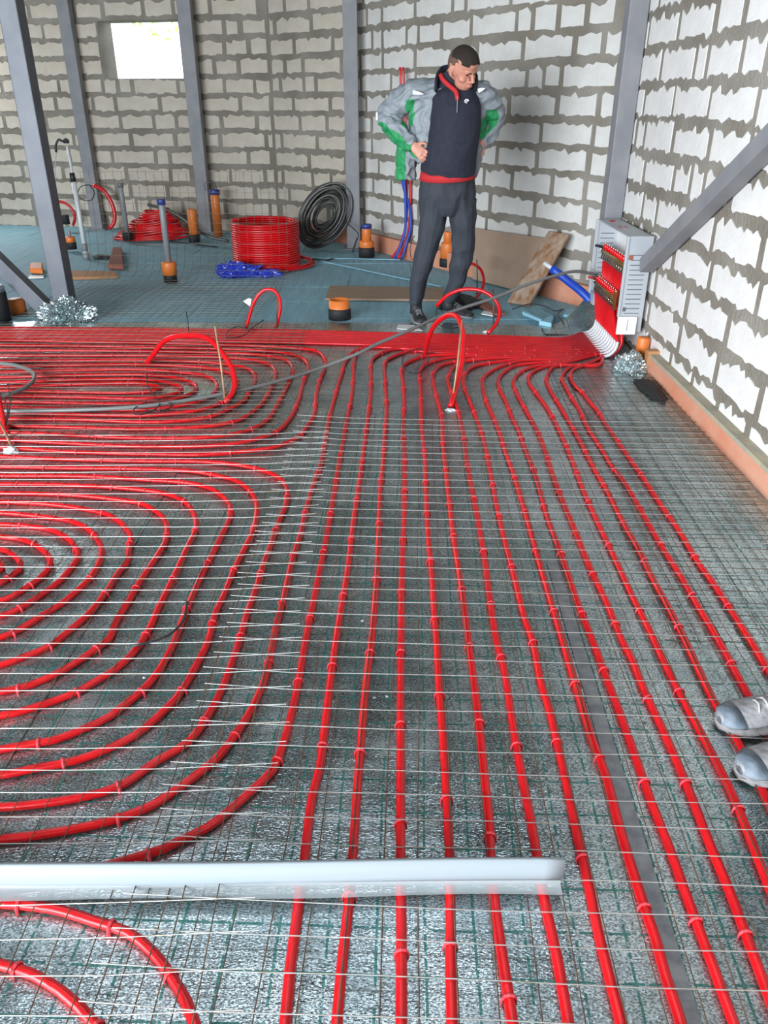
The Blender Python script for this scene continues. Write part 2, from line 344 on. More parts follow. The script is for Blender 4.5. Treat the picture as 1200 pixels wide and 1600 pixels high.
def crumple(name, c, rx, ry, hz, m, label, cat, seed=1, amp=.35, sub=4, parent=None, freq=7):
    bm = bmesh.new(); bmesh.ops.create_icosphere(bm, subdivisions=sub, radius=1); S = Vector((seed*3.1, seed, 0))
    for v in bm.verts:
        n = v.co.normalized(); q = n*freq*.5
        f = 1+amp*.8*noise.noise(n*1.6+S)+amp*.9*(abs(noise.noise(q+S))-.2)+amp*.4*(abs(noise.noise(q*2.3+S))-.2)
        v.co = Vector(c)+Vector((n.x*rx*f, n.y*ry*f, max(0, n.z)**.8*hz*f+(0 if n.z > 0 else .001)))
    o = fin(name, bm, m, parent)
    return tag(o, label, cat) if label else o
q0, q1 = G(862, 880), G(1090, 1640); d_ = (q1-q0).normalized(); n_ = Vector((-d_.y, d_.x, 0))*.02
slabt = bmesh.new(); vs = [slabt.verts.new(p+Vector((0, 0, .0075))) for p in (q0+n_, q1+n_, q1-n_, q0-n_)]; slabt.faces.new(vs); tag(fin('joint_tape', slabt, M['tape'], t), 'dark joint tape between two foil sheets')
crumple('crumpled_foil', (-2.50, 6.12, .0), .19, .13, .17, M['plainfoil'], 'crumpled silver foil wrapped round the foot of the free-standing left post', 'foil', 2, .38, 6, freq=17)
crumple('crumpled_foil', (1.50, 4.86, .0), .10, .10, .10, M['plainfoil'], 'crumpled silver foil at the end of the right plinth below the manifold cabinet', 'foil', 5, .4, 5, freq=17)
crumple('crumpled_foil', (1.52, 4.45, .0), .06, .22, .03, M['black'], 'dark folded edge strip lying along the right plinth', 'foil', 8, .4, 3)
# foil flap turned up beside the cabinet
bm = bmesh.new(); g = []
for i in range(13):
    s = i/12; row = []
    for j in range(9):
        v = j/8; X = 1.12+.40*v; yb = 5.70+.26*s; lift = (max(0, v-.25)/.75)**1.6*.26*s**.8
        row.append(bm.verts.new((X-.04*s*v, yb, .012+lift+.006*noise.noise(Vector((X*9, yb*9, 0))))))
    g.append(row)
for i in range(12):
    for j in range(8): bm.faces.new((g[i][j], g[i][j+1], g[i+1][j+1], g[i+1][j]))
tag(fin('foil_flap', bm, M['foil'], smooth=True), 'dark foil flap curling up beside the manifold cabinet', 'foil')
# ---------------------------------------------------------------- red heating pipes
PR = .0110; ZP = .0135
def gp(x, y): v = G(x, y, .012); v.z = ZP; return v
clip_bm = bmesh.new()
tube(clip_bm, [Vector((0, -.0140, 0)), Vector((0, -.0135, .014)), Vector((0, -.0085, .0235)), Vector((0, 0, .0265)), Vector((0, .0085, .0235)), Vector((0, .0135, .014)), Vector((0, .0140, 0))], [(.0018, .0022)]*7, 4, ru=(1, 0, 0))
# swap so the band is wide along the pipe
clip_me = bpy.data.meshes.new('pipe_clip'); bmesh.ops.scale(clip_bm, vec=(2.2, 1, 1), verts=clip_bm.verts[:]); bmesh.ops.recalc_face_normals(clip_bm, faces=clip_bm.faces[:]); clip_bm.to_mesh(clip_me); clip_bm.free(); clip_me.materials.append(M['clip'])
def heating_pipe(pts, label, group, clip_from=0, clip_to=99, gap=.36, phase=None, clips=True, prefix=None):
    path = catmull(pts, .03)
    # settle to a constant height, tiny wander
    root = path[len(path)//2].copy(); root.z = 0
    t = thing('heating_pipe', label, 'pipe', root, group)
    full = (prefix or [])+path
    bm = bmesh.new(); tube(bm, full, PR, 8); fin('pipe', bm, M['red'], t, True)
    if clips:
        acc = random.uniform(0, gap) if phase is None else phase
        for i in range(1, len(path)-1):
            acc += (path[i]-path[i-1]).length
            if acc > gap:
                acc -= gap*random.uniform(.8, 1.2); p = path[i]; d = path[i+1]-path[i-1]
                if p.y < .2 or p.x < -5 or p.x > 1.75 or abs(p.z-ZP) > .01 or p.y > 5.35: continue
                c = bpy.data.objects.new('pipe_clip', clip_me); COL.objects.link(c); c.parent = t
                c.location = Vector((p.x, p.y, 0))-root; c.rotation_euler = (0, 0, math.atan2(d.y, d.x)+random.uniform(-.15, .15))
    return t
def interp(x, xs_, ys_):
    if x <= xs_[0]: return ys_[0]
    for (a, b), (c, d) in zip(zip(xs_, ys_), zip(xs_[1:], ys_[1:])):
        if x <= c: return b+(d-b)*(x-a)/(c-a)
    return ys_[-1]
def bundle(j, x): return interp(x, (0, 300, 480, 700, 915, 935), (513, 515, 518, 524, 530, 531))+j*interp(x, (0, 480, 700, 830, 925), (2.5, 2.65, 2.55, 2.1, 1.83))
def elbow(j):
    """riser from the manifold down to the floor; j=0 at the back"""
    k = j//2; Yf = 5.74-.0272*j
    low = j % 2 == 1
    Ym = (5.83-.0445*k) if low else (5.84-.0445*k)
    X = 1.478 if low else 1.512; zt = .295 if low else .50
    rr = .09; pre = []
    pre.append(Vector((X, Ym, zt)))
    for s in range(1, 5):
        q = s/4; pre.append(Vector((X, Ym+(Yf-Ym)*q, zt+(rr+ZP-zt)*q)))
    for s in range(1, 7):
        a = s/6*math.pi/2; pre.append(Vector((X-rr*(1-math.cos(a)), Yf, ZP+rr*(1-math.sin(a)))))
    return pre
def support(j, parent):
    pre = elbow(j)[5:]; bm = bmesh.new(); tube(bm, catmull([elbow(j)[4]+Vector((0, 0, .01))]+pre, .02), .0118, 8)
    fin('bend_support', bm, M['white'], parent, True)
RP = {  # traced pipes, top to bottom, photo pixels
1: '(911,572)(897,577)(892,584)(892,592)(900,605)(910,614)(922,629)(935,644)(946,662)(961,684)(977,707)(1005,747)(1033,790)(1063,833)(1090,878)(1120,920)(1150,967)(1173,1003)(1200,1047)(1245,1120)(1320,1240)(1420,1400)(1560,1600)',
2: '(897,572)(884,580)(878,592)(884,605)(892,620)(905,640)(920,672)(937,697)(957,730)(973,750)(1003,800)(1033,853)(1063,900)(1090,947)(1113,985)(1137,1027)(1160,1070)(1195,1130)(1260,1240)(1340,1380)(1460,1600)',
3: '(870,572)(857,583)(854,595)(860,610)(875,635)(891,662)(909,695)(928,732)(950,770)(977,823)(1000,863)(1017,900)(1043,947)(1073,1007)(1093,1050)(1112,1090)(1145,1146)(1180,1211)(1200,1254)(1250,1350)(1370,1600)',
4: '(850,574)(830,584)(826,596)(840,617)(857,641)(877,680)(892,715)(913,770)(937,823)(963,878)(987,930)(1017,990)(1040,1040)(1073,1104)(1108,1170)(1140,1233)(1168,1300)(1200,1384)(1240,1480)(1290,1600)(1340,1720)',
5: '(828,575)(807,588)(802,600)(810,619)(825,647)(840,674)(852,705)(863,740)(878,780)(900,833)(923,890)(947,940)(973,1003)(987,1030)(1007,1080)(1032,1133)(1060,1196)(1084,1255)(1109,1320)(1140,1394)(1165,1461)(1200,1555)(1250,1700)',
6: '(808,571)(787,583)(779,593)(780,607)(790,626)(800,652)(810,672)(822,705)(837,743)(855,807)(877,867)(903,943)(927,1003)(948,1060)(969,1115)(1000,1203)(1021,1262)(1042,1315)(1077,1412)(1098,1468)(1116,1517)(1144,1594)(1190,1720)',
7: '(795,569)(770,579)(756,590)(754,602)(760,627)(771,652)(782,680)(790,707)(802,740)(827,823)(845,887)(863,947)(880,1005)(899,1070)(925,1154)(948,1217)(967,1290)(986,1353)(1007,1419)(1025,1471)(1039,1524)(1060,1587)(1095,1720)',
8: '(747,571)(730,580)(725,591)(725,602)(735,629)(745,655)(755,685)(762,715)(777,795)(790,850)(802,895)(820,967)(833,1005)(846,1070)(857,1105)(874,1175)(888,1238)(905,1320)(920,1384)(934,1454)(951,1524)(969,1594)(1000,1720)',
9: '(722,566)(708,575)(702,586)(700,596)(707,617)(716,642)(725,684)(730,725)(740,775)(747,812)(757,870)(767,945)(776,1000)(788,1048)(800,1124)(815,1210)(829,1280)(840,1345)(853,1419)(867,1482)(881,1559)(905,1700)',
10: '(704,567)(690,571)(680,579)(676,587)(678,600)(681,614)(688,640)(691,656)(692,687)(696,731)(702,782)(707,827)(716,885)(725,945)(732,1000)(741,1067)(749,1130)(757,1212)(765,1287)(767,1350)(777,1442)(787,1508)(800,1592)(820,1720)',
11: '(705,559)(681,564)(662,572)(656,582)(657,600)(658,628)(659,668)(664,715)(665,750)(667,797)(670,850)(675,900)(678,950)(682,1000)(687,1087)(692,1150)(696,1212)(700,1287)(703,1350)(704,1425)(704,1508)(706,1592)(710,1720)',
12: '(668,556)(648,562)(633,569)(628,579)(630,600)(632,626)(630,668)(632,715)(632,792)(630,850)(628,910)(627,1000)(626,1075)(626,1200)(626,1340)(627,1425)(627,1592)(627,1720)',
13: '(643,549)(620,555)(606,562)(601,571)(602,593)(604,628)(604,647)(601,684)(600,710)(595,760)(592,825)(589,897)(585,950)(581,1000)(572,1067)(565,1150)(557,1250)(551,1340)(544,1421)(535,1500)(527,1592)(515,1720)',
14: '(622,545)(599,551)(585,559)(580,568)(580,593)(578,631)(573,666)(567,715)(559,772)(551,825)(544,885)(535,940)(525,1000)(515,1075)(506,1150)(500,1197)(487,1250)(476,1340)(465,1425)(454,1508)(446,1592)(430,1720)',
15: '(585,543)(563,546)(556,555)(553,570)(552,593)(550,617)(544,647)(537,684)(532,712)(522,772)(511,837)(500,890)(490,940)(477,1003)(470,1045)(457,1110)(445,1155)(425,1205)(392,1237)(355,1270)(322,1295)(290,1310)(255,1327)(207,1342)(120,1365)(0,1385)(-180,1395)(-500,1395)',
16: '(569,543)(550,552)(540,565)(534,584)(528,603)(515,652)(507,696)(500,730)(489,760)(477,802)(469,837)(457,875)(445,927)(432,977)(426,1007)(415,1057)(395,1105)(367,1150)(337,1187)(300,1217)(265,1242)(240,1258)(185,1280)(112,1297)(50,1307)(0,1312)(-200,1318)(-500,1318)'}
import re
def P2(s): return [(float(a), float(b)) for a, b in re.findall(r'\(([-\d.]+),([-\d.]+)\)', s)]
for m_ in range(1, 17):
    px = P2(RP[m_]); j = 24-m_; x0 = px[0][0]+14
    bun = [x for x in (935, 880, 820, 760, 700, 640, 600) if x > x0+10]
    pts = [gp(x, bundle(j, x)) for x in bun]
    pts = [Vector((1.40, 5.74-.0272*j, ZP))]+[p for p in pts if p.x < 1.33] + [gp(*q) for q in px]
    side = 'straight red heating pipe' if m_ < 15 else 'long red heating pipe curving off left in front'
    lab = ('outermost red floor-heating pipe, nearest the right wall' if m_ == 1 else
           f'red floor pipe of the straight run, {ORD[m_-1]} from the right wall' if m_ < 15 else
           f'red floor pipe that bends away left in front, {ORD[m_-1]} from the right wall')
    t = heating_pipe(pts, lab, 'red heating pipes of the straight run', prefix=elbow(j)); (support(j, t) if j % 2 else None)
for j in range(8):   # pipes that stay in the back bundle
    pts = [Vector((1.40, 5.74-.0272*j, ZP))]+[p for p in (gp(x, bundle(j, x)) for x in (880, 800, 700, 600, 480, 300, 150, 0)) if p.x < 1.33]
    e = pts[-1]; pts += [e+Vector((-1.5, .02, 0)), e+Vector((-3.5, .0, 0))]
    t = heating_pipe(pts, f'red pipe crossing in the dense back bundle, {ORD[j]} from the blue boards', 'red pipes of the back bundle', prefix=elbow(j), clips=False); (support(j, t) if j % 2 else None)
AP = ['(0,714)(100,718)(220,721)(315,722)(372,727)(415,737)(440,750)(449,767)(446,792)(437,812)(425,847)(412,882)(400,920)(385,962)(373,1005)(362,1037)(349,1072)(327,1115)(292,1162)(250,1187)(185,1230)(125,1247)(42,1259)(0,1262)',
'(0,730)(100,732)(200,733)(302,737)(340,744)(370,752)(392,769)(401,787)(401,805)(395,832)(380,862)(365,892)(350,930)(337,957)(325,1003)(312,1030)(292,1067)(275,1092)(245,1122)(207,1152)(125,1187)(50,1202)(0,1212)',
'(0,744)(137,745)(225,750)(300,756)(332,765)(352,780)(361,795)(357,815)(345,840)(332,867)(321,887)(307,917)(292,952)(282,977)(272,1005)(246,1052)(220,1082)(195,1102)(172,1120)(130,1140)(85,1157)(37,1165)(0,1172)',
'(0,757)(90,758)(162,761)(212,765)(250,770)(275,777)(294,789)(306,812)(305,830)(292,857)(277,890)(262,921)(247,952)(235,980)(220,1006)(207,1022)(180,1047)(150,1065)(120,1082)(66,1102)(0,1119)',
'(0,771)(60,772)(125,775)(182,781)(220,787)(245,800)(259,815)(261,832)(257,850)(245,870)(227,897)(212,920)(200,942)(182,970)(170,1000)(150,1015)(125,1032)(95,1050)(50,1070)(0,1082)',
'(0,785)(82,789)(137,797)(170,805)(192,820)(204,837)(202,857)(197,882)(185,895)(170,920)(150,947)(137,962)(110,985)(77,1011)(37,1027)(0,1040)',
'(0,802)(47,806)(107,814)(135,825)(152,842)(159,857)(155,880)(140,905)(125,920)(95,945)(67,962)(35,982)(0,997)',
'(0,820)(55,824)(87,831)(110,845)(120,860)(121,875)(112,887)(92,910)(62,932)(30,952)(0,963)',
'(0,839)(45,847)(67,860)(79,875)(75,890)(60,906)(32,925)(0,940)',
'(0,859)(20,867)(32,880)(30,892)(12,905)(0,913)(-20,921)', '(-25,872)(0,880)(4,887)(0,892)(-20,900)']
for i, s in enumerate(AP):
    pts = [gp(*q) for q in P2(s)]; a, b = pts[0], pts[-1]; ext = 2.4-.09*i
    mid = ext*.55
    pts = [a+Vector((-ext, -.0, 0)), a+Vector((-mid, 0, 0))]+pts+[b+Vector((-mid*.9, -.06, 0)), b+Vector((-ext*.95, -.05, 0))]
    lab = ('outermost ring' if i == 0 else 'small innermost ring' if i == 10 else f'{ORD[i]} ring from outside')
    heating_pipe(pts, f'red pipe, {lab} of the big nested loop in the left foreground', 'nested red pipe rings, left foreground')
CP = ['(0,532)(110,534)(220,536)(400,541)(470,545)(495,549)(507,560)(509,573)(502,588)(495,612)(490,650)(480,666)(465,684)(425,700)(370,707)(320,711)(220,710)(100,706)(0,700)',
'(0,540)(110,541)(220,543)(350,546)(420,549)(457,554)(478,564)(482,578)(475,595)(465,630)(450,658)(430,676)(382,691)(332,697)(220,698)(80,692)(0,688)',
'(0,548)(110,548)(220,549)(350,552)(407,555)(445,562)(458,575)(455,589)(444,612)(432,635)(417,657)(392,671)(345,682)(220,685)(60,678)(0,676)',
'(0,556)(110,556)(220,556)(330,558)(370,560)(407,565)(425,572)(431,585)(425,605)(412,627)(397,642)(370,658)(320,667)(220,671)(170,670)(0,666)',
'(0,565)(110,564)(220,563)(330,567)(365,571)(387,576)(399,587)(398,598)(390,612)(380,627)(355,641)(327,652)(270,659)(220,660)(120,656)(0,655)',
'(0,573)(110,571)(220,570)(320,575)(350,580)(368,590)(370,602)(362,617)(345,630)(312,641)(245,649)(220,650)(100,648)(0,645)',
'(0,582)(110,579)(220,578)(290,583)(320,587)(336,595)(339,607)(328,620)(297,631)(257,638)(200,641)(0,637)',
'(0,590)(110,587)(220,586)(270,590)(300,598)(307,607)(295,617)(262,626)(220,631)(0,628)', '(0,598)(110,594)(220,593)(255,597)(280,603)(284,610)(268,617)(232,623)(120,621)(0,619)', '(0,606)(110,601)(220,599)(240,602)(251,606)(240,611)(200,614)(100,613)(0,611)']
for i, s in enumerate(CP):
    pts = [gp(*q) for q in P2(s)]; a, b = pts[0], pts[-1]
    pts = [a+Vector((-2.6, -.0, 0)), a+Vector((-1.2, 0, 0))]+pts+[b+Vector((-1.2, .0, 0)), b+Vector((-2.6, .0, 0))]
    lab = 'outermost' if i == 0 else 'innermost' if i == 9 else f'{ORD[i]} from outside'
    heating_pipe(pts, f'red pipe ring, {lab}, of the flat loop under the large red hoop', 'nested red pipe rings, left back', gap=.42)
BP = ['(-400,1404)(-200,1406)(0,1412)(83,1421)(146,1440)(200,1458)(237,1487)(267,1525)(292,1567)(306,1605)(320,1720)', '(-400,1490)(-100,1495)(0,1508)(50,1523)(96,1550)(125,1575)(152,1605)(190,1700)']
for i, s in enumerate(BP):
    heating_pipe([gp(*q) for q in P2(s)], ('outer' if i == 0 else 'inner')+' red pipe bend in the bottom left corner before the white foam strip', 'red pipe bends in the bottom left corner', gap=.2)
def slab(name, quad, th, m, label, cat, parent=None):
    """quad = four world points, thickness along its normal"""
    q = [Vector(p) for p in quad]; n = (q[1]-q[0]).cross(q[2]-q[1]).normalized()*th; bm = bmesh.new()
    a = [bm.verts.new(p) for p in q]; b = [bm.verts.new(p-n) for p in q]; bm.faces.new(a); bm.faces.new(b[::-1])
    for i in range(4): j = (i+1) % 4; bm.faces.new((a[i], b[i], b[j], a[j]))
    bmesh.ops.recalc_face_normals(bm, faces=bm.faces[:])
    bmesh.ops.bevel(bm, geom=bm.edges[:], offset=th*.15, segments=1, affect='EDGES'); o = fin(name, bm, m, parent)
    return tag(o, label, cat) if label else o
# red transition hoops that stand up from the floor
def hoop(px, Y0, Y1, r, label, m='red', stand=True):
    n = len(px); pts = []
    for i, (x, y) in enumerate(px):
        p = PY(x, y, Y0+(Y1-Y0)*i/(n-1))
        if p.z < .012: p.z = .012
        pts.append(p)
    return one('pipe_hoop', pts, r, M[m], label, 'pipe', seg=10, group=None)
HR = .0125
hoop([(385, 516), (390, 493), (398, 470), (413, 453), (429, 454), (438, 472), (436, 494), (431, 519)], 5.85, 5.83, HR, 'short red pipe hoop at the blue boards, white tag on its left leg')
hoop([(230, 580), (237, 558), (258, 532), (290, 524), (325, 529), (347, 551), (364, 580), (365, 610), (352, 638)], 4.95, 4.20, HR+.003, 'large red pipe hoop arching over the left back loop')
hoop([(664, 556), (669, 530), (681, 506), (702, 492), (717, 498), (724, 530), (721, 570), (712, 608), (704, 638)], 5.15, 4.15, HR+.003, 'tall red pipe hoop rising among the straight pipes in the middle')
hoop([(682, 478), (700, 461), (725, 452), (755, 455), (775, 470), (781, 488), (774, 508), (762, 521)], 5.95, 5.66, HR+.001, 'wide red pipe hoop in front of the standing man\'s right shoe')
hoop([(726, 412), (738, 412), (751, 421), (756, 440), (750, 458), (738, 470)], 7.2, 6.75, HR, 'red pipe hoop standing behind the man, half hidden by his leg')
hoop([(146, 290), (160, 296), (172, 312), (179, 333), (178, 348), (171, 357)], 10.95, 10.9, .026, 'red pipe bow curving down by the back wall left of the grey stub')
hoop([(88, 314), (103, 318), (113, 328), (117, 342), (114, 352)], 10.95, 10.95, .018, 'thin red pipe bow between the dark left post and the white levelling pole')
hoop([(-16, 560), (-10, 600), (0, 645), (9, 680), (17, 706)], 3.9, 3.72, .021, 'red pipe end leaning in from the left edge above white tape')
crumple('tape_end', G(17, 708), .04, .03, .03, M['reflect'], 'crumpled white tape at the foot of the leaning red pipe end', 'tape', 4, .5, 3)
crumple('tape_end', G(703, 643), .03, .02, .015, M['reflect'], 'white tape at the foot of the tall middle red hoop', 'tape', 6, .5, 3)
crumple('tape_end', G(760, 521), .025, .02, .02, M['reflect'], 'white tape at the foot of the wide red hoop by the shoe', 'tape', 7, .5, 3)
slab('tape_tag', [PY(380, 471, 5.83), PY(391, 479, 5.83), PY(393, 467, 5.83), PY(388, 466, 5.83)], .004, M['reflect'], 'white tape tag on the short red hoop', 'tape')
def rod(a, b, r, m, label, name='marker_rod'):
    bm = bmesh.new(); tube(bm, [a, (Vector(a)+Vector(b))/2+Vector((.004, 0, 0)), b], r, 6); return tag(fin(name, bm, m, smooth=True), label, 'rod')
rod(G(352, 628), PY(336, 510, 4.35), .006, M['brown'], 'rusty thin rod standing inside the large left hoop')
rod(G(706, 634), PY(722, 500, 4.45), .006, M['brown'], 'rusty thin rod standing beside the tall middle hoop')
rod(G(432, 518), PY(431, 448, 5.84), .004, M['wiredark'], 'thin dark rod standing beside the short hoop')
rod(G(771, 505), PY(770, 452, 6.1), .005, M['wiredark'], 'thin rod standing within the wide hoop')
rod(G(745, 460), PY(745, 406, 6.95), .005, M['wiredark'], 'thin rod standing within the red hoop behind the man')
rod(G(295, 524), PY(291, 487, 5.7), .004, M['rubber'], 'short black rod on top of the large left hoop')
rod(G(21, 706), PY(-3, 655, 3.75), .006, M['brown'], 'rusty rod beside the leaning red pipe end at left edge')
# ---------------------------------------------------------------- reinforcing mesh
def mesh_sheet(label, x0, x1, y0, y1, rot, zf, pitch=.0745, rr=.00145, seg=.25, mats=('wire', 'wiredark')):
    c = Vector(((x0+x1)/2, (y0+y1)/2, 0)); t = thing('reinforcing_mesh', label, 'wire mesh', c)
    ca, sa = math.cos(rot), math.sin(rot)
    def W(x, y):
        dx, dy = x-c.x, y-c.y; X = c.x+dx*ca-dy*sa; Y = c.y+dx*sa+dy*ca
        return Vector((X, Y, zf(x, y)))
    nx = int((x1-x0)/pitch); ny = int((y1-y0)/pitch)
    for i in range(ny+1):
        yy = y0+i*pitch; k = max(2, int((x1-x0)/seg)); jx = random.uniform(-.015, .015)
        bm = bmesh.new(); tube(bm, [W(x0-.02+jx+(x1-x0+.04)*q/k, yy+.003*math.sin(q*1.7+i)) for q in range(k+1)], rr, 4, cap=False); fin('cross_wire', bm, M[mats[0]], t, True)
    for i in range(nx+1):
        xx = x0+i*pitch; k = max(2, int((y1-y0)/seg)); jy = random.uniform(-.015, .015)
        bm = bmesh.new(); tube(bm, [W(xx+.003*math.sin(q*1.3+i), y0-.02+jy+(y1-y0+.04)*q/k)-Vector((0, 0, .0032)) for q in range(k+1)], rr, 4, cap=False); fin('long_wire', bm, M[mats[1]], t, True)
def nz3(x, y, s): return noise.noise(Vector((x*1.1, y*1.1, s)))
mesh_sheet('wire mesh sheet over the straight red pipes in the middle and right', -.50, 1.50, .62, 3.92, R(-1.6), lambda x, y: .0285+.004*nz3(x, y, 1)+.012*max(0, 1-(x+.5)/.35)**2)
mesh_sheet('wire mesh sheet over the nested pipe loop in the left foreground', -2.75, -.30, .62, 3.72, R(.6), lambda x, y: .0295+.005*nz3(x, y, 2)+.018*max(0, 1-(-.30-x)/.5)**2)
mesh_sheet('wire mesh sheet over the pipe loop under the large red hoop', -3.6, -.62, 3.66, 5.95, R(1.0), lambda x, y: .0285+.004*nz3(x, y, 3), mats=('midwire', 'wiredark'))
mesh_sheet('dark wire mesh sheet on bare foil along the right plinth', .95, 1.57, 2.0, 5.0, R(-2.5), lambda x, y: .016+.004*nz3(x, y, 5), mats=('wiredark', 'wiredark'))
def curl(y):   # a sheet lying on the blue boards whose far edge stands up
    return y
t = thing('reinforcing_mesh', 'wire mesh sheet on the blue boards, far edge standing up before the coil', 'wire mesh', (-2, 7.3, 0))
prof = catmull([(0, 6.15, .015), (0, 6.9, .03), (0, 7.5, .035), (0, 7.72, .14), (0, 7.80, .42), (0, 7.83, .94)], .075)
for i in range(26):
    xx = -2.88+i*.0745; bm = bmesh.new(); tube(bm, [Vector((xx+.05*(p.y-7), p.y, p.z+(.02*math.sin(i*1.9) if p.z > .9 else 0))) for p in prof], .0016, 4, cap=False); fin('long_wire', bm, M['wiredark'], t, True)
for q, p in enumerate(prof):
    bm = bmesh.new(); tube(bm, [Vector((x+.05*(p.y-7), p.y+.012*math.sin(x*3), p.z)) for x in [-2.9+1.9*s/8 for s in range(9)]], .0015, 4, cap=False); fin('cross_wire', bm, M['midwire'], t, True)
# ---------------------------------------------------------------- white foam edge strip
t = thing('edge_strip', 'white foam edge strip standing across the pipes in the foreground, with a clear film skirt', 'foam strip', (-.5, 1.13, 0))
def wav(x): return 1.130+.012*math.sin(x*2.2+.5)
xr = PY(885, 1345, 1.13).x; zt = PY(600, 1343, 1.14).z; bm = bmesh.new(); rows = []
NS = 60
for i in range(NS+1):
    x = -2.0+(xr+2.0)*i/NS; yy = wav(x); top = zt+.0015*math.sin(x*7)
    xe = x if i < NS else x
    rows.append([bm.verts.new((xe-(.006 if i == NS else 0), yy-.004, .026)), bm.verts.new((xe+(.004 if i == NS else 0), yy-.004+.006*math.sin(x*3), top*.55)), bm.verts.new((xe, yy-.003, top)), bm.verts.new((xe, yy+.007, top)), bm.verts.new((xe, yy+.006+.006*math.sin(x*3), top*.55)), bm.verts.new((xe, yy+.006, .026))])
for A, B in zip(rows, rows[1:]):
    for k in range(6): bm.faces.new((A[k], A[(k+1) % 6], B[(k+1) % 6], B[k]))
bm.faces.new(rows[0]); bm.faces.new(rows[-1][::-1]); fin('foam_band', bm, M['foam'], t, True)
bm = bmesh.new(); rows = []
for i in range(NS+1):
    x = -2.0+(xr-.004+2.0)*i/NS; yy = wav(x)
    rows.append([bm.verts.new((x, yy-.006, .040)), bm.verts.new((x, yy-.012, .032)), bm.verts.new((x, yy-.034+.003*math.sin(x*9), .0315))])
for A, B in zip(rows, rows[1:]):
    for k in range(2): bm.faces.new((A[k], A[k+1], B[k+1], B[k]))
o = fin('film_skirt', bm, M['film'], t, True); tag(o, 'translucent film skirt')
# ---------------------------------------------------------------- pipe coils
def coil(name, label, c, r0, layers, turns, rp, m, axis=(0, 0, 1), jit=.01, pitch=None, seg=8):
    q = Vector(axis).normalized().to_track_quat('Z', 'Y').to_matrix(); bm = bmesh.new(); pitch = pitch or rp*2.05
    for l in range(layers):
        pts = []; NN = 40
        for i in range(int(turns*NN)):
            a = 2*math.pi*i/NN; z = rp+pitch*i/NN*1.0; rr = r0-l*rp*2.0+jit*noise.noise(Vector((a*.7, l*3.3, z*9)))
            pts.append(Vector(c)+q @ Vector((rr*math.cos(a), rr*math.sin(a), z)))
        tube(bm, pts, rp, seg)
    return tag(fin(name, bm, m, smooth=True), label, 'pipe coil')
cc = Vector((-1.28, 8.47, 0))
t = thing('pipe_coil', 'tall drum-shaped coil of red pipe standing on the blue boards', 'pipe coil', cc)
o = coil('winding', None, cc+Vector((0, 0, .02)), .335, 3, 19, .0105, M['red'], jit=.006); o.parent = t; o.location = -cc; del o['category']
o = coil('loose_turn', None, cc+Vector((.08, -.02, 0)), .40, 2, 2.4, .0105, M['red'], jit=.03); o.parent = t; o.location = -cc; del o['category']
# grey coil leaning on the wall
gc = Vector((-.83, 9.32, .03)); t = thing('pipe_coil', 'large coil of dark grey pipe leaning against the block wall', 'pipe coil', gc)
for i in range(22):
    r_ = .10+.0108*i+random.uniform(-.012, .012); bm = bmesh.new(); pts = []; tx = random.uniform(-.03, .03); ty = random.uniform(-.02, .02)
    for k in range(40):
        a = 2*math.pi*k/40; u = r_*math.cos(a); v = r_*math.sin(a)
        pts.append(Vector((gc.x+.07+.93*u+.18*v+tx, gc.y+.17+.27*v+.05*math.cos(a+i)+.022*((i*7) % 8-4), max(.014, .375+1.03*v+.22*u+ty))))
    tube(bm, pts, .0118, 8, closed=True); fin('pipe_turn', bm, M['darkcoil'], t, True)
rc = Vector((-2.95, 10.25, 0)); t = thing('pipe_coil', 'low slumped heap of red pipe coil far back behind the mesh', 'pipe coil', rc)
for i in range(16):
    rr = .48-.022*i+random.uniform(-.02, .02); z = .015+.020*i; bm = bmesh.new(); pts = []
    for k in range(36):
        a = 2*math.pi*k/36; pts.append(rc+Vector((rr*math.cos(a)*.95+.02*i*.3, rr*math.sin(a)*.62, z+.035*max(0, math.cos(a+.5))+.01*math.sin(a*2+i))))
    tube(bm, pts, .0125, 8, closed=True); fin('pipe_turn', bm, M['red'], t, True)
one('grey_pipe_length', [rc+Vector((.05, -.2, .42)), rc+Vector((.35, -.25, .34)), rc+Vector((.75, -.3, .08)), rc+Vector((1.0, -.3, .02))], .018, M['darkcoil'], 'short dark pipe length lying over the far red pipe heap', 'pipe')
# ---------------------------------------------------------------- sewer stubs
def stub(px, top, rpx, label, segs, cat='pipe stub', yy=None):
    """segs = list of (y_pixel_bottom, y_pixel_top, width_pixels, material, hollow)"""
    base = G(px, top) if yy is None else PY(px, top, yy); base.z = 0
    t = thing('pipe_stub', label, cat, base); Y = base.y; sc = math.hypot(Y, 1.5)/F*1.0
    for nm, yb, yt, wd, m, hollow in segs:
        zb = max(0, PY(px, yb, Y).z); z1 = PY(px, yt, Y).z; r = wd/2*sc*.985; bm = bmesh.new()
        c = Vector((base.x, Y+.0, zb))
        if hollow: ring_tube(bm, c, r, r*.12, z1-zb)
        else: tube(bm, [c, c+Vector((0, 0, (z1-zb)-r*.12)), c+Vector((0, 0, z1-zb))], [r, r, r*.93], 22)
        fin(nm, bm, M[m], t, True)
    return t
stub(531, 502, 17, 'orange sewer pipe stub wrapped in black foam, alone in front of the plywood plank', [('foam_wrap', 503, 481, 35, 'black', False), ('socket', 492, 468, 32, 'orange', True)], yy=6.2)
stub(573, 400, 12, 'orange pipe stub with blue cap standing by the middle wall post', [('foam_wrap', 401, 386, 24, 'black', False), ('socket', 392, 376, 22, 'orange', False), ('pipe', 380, 355, 14, 'orange', False), ('cap', 357, 350, 16, 'bluetape', False)], yy=8.95)
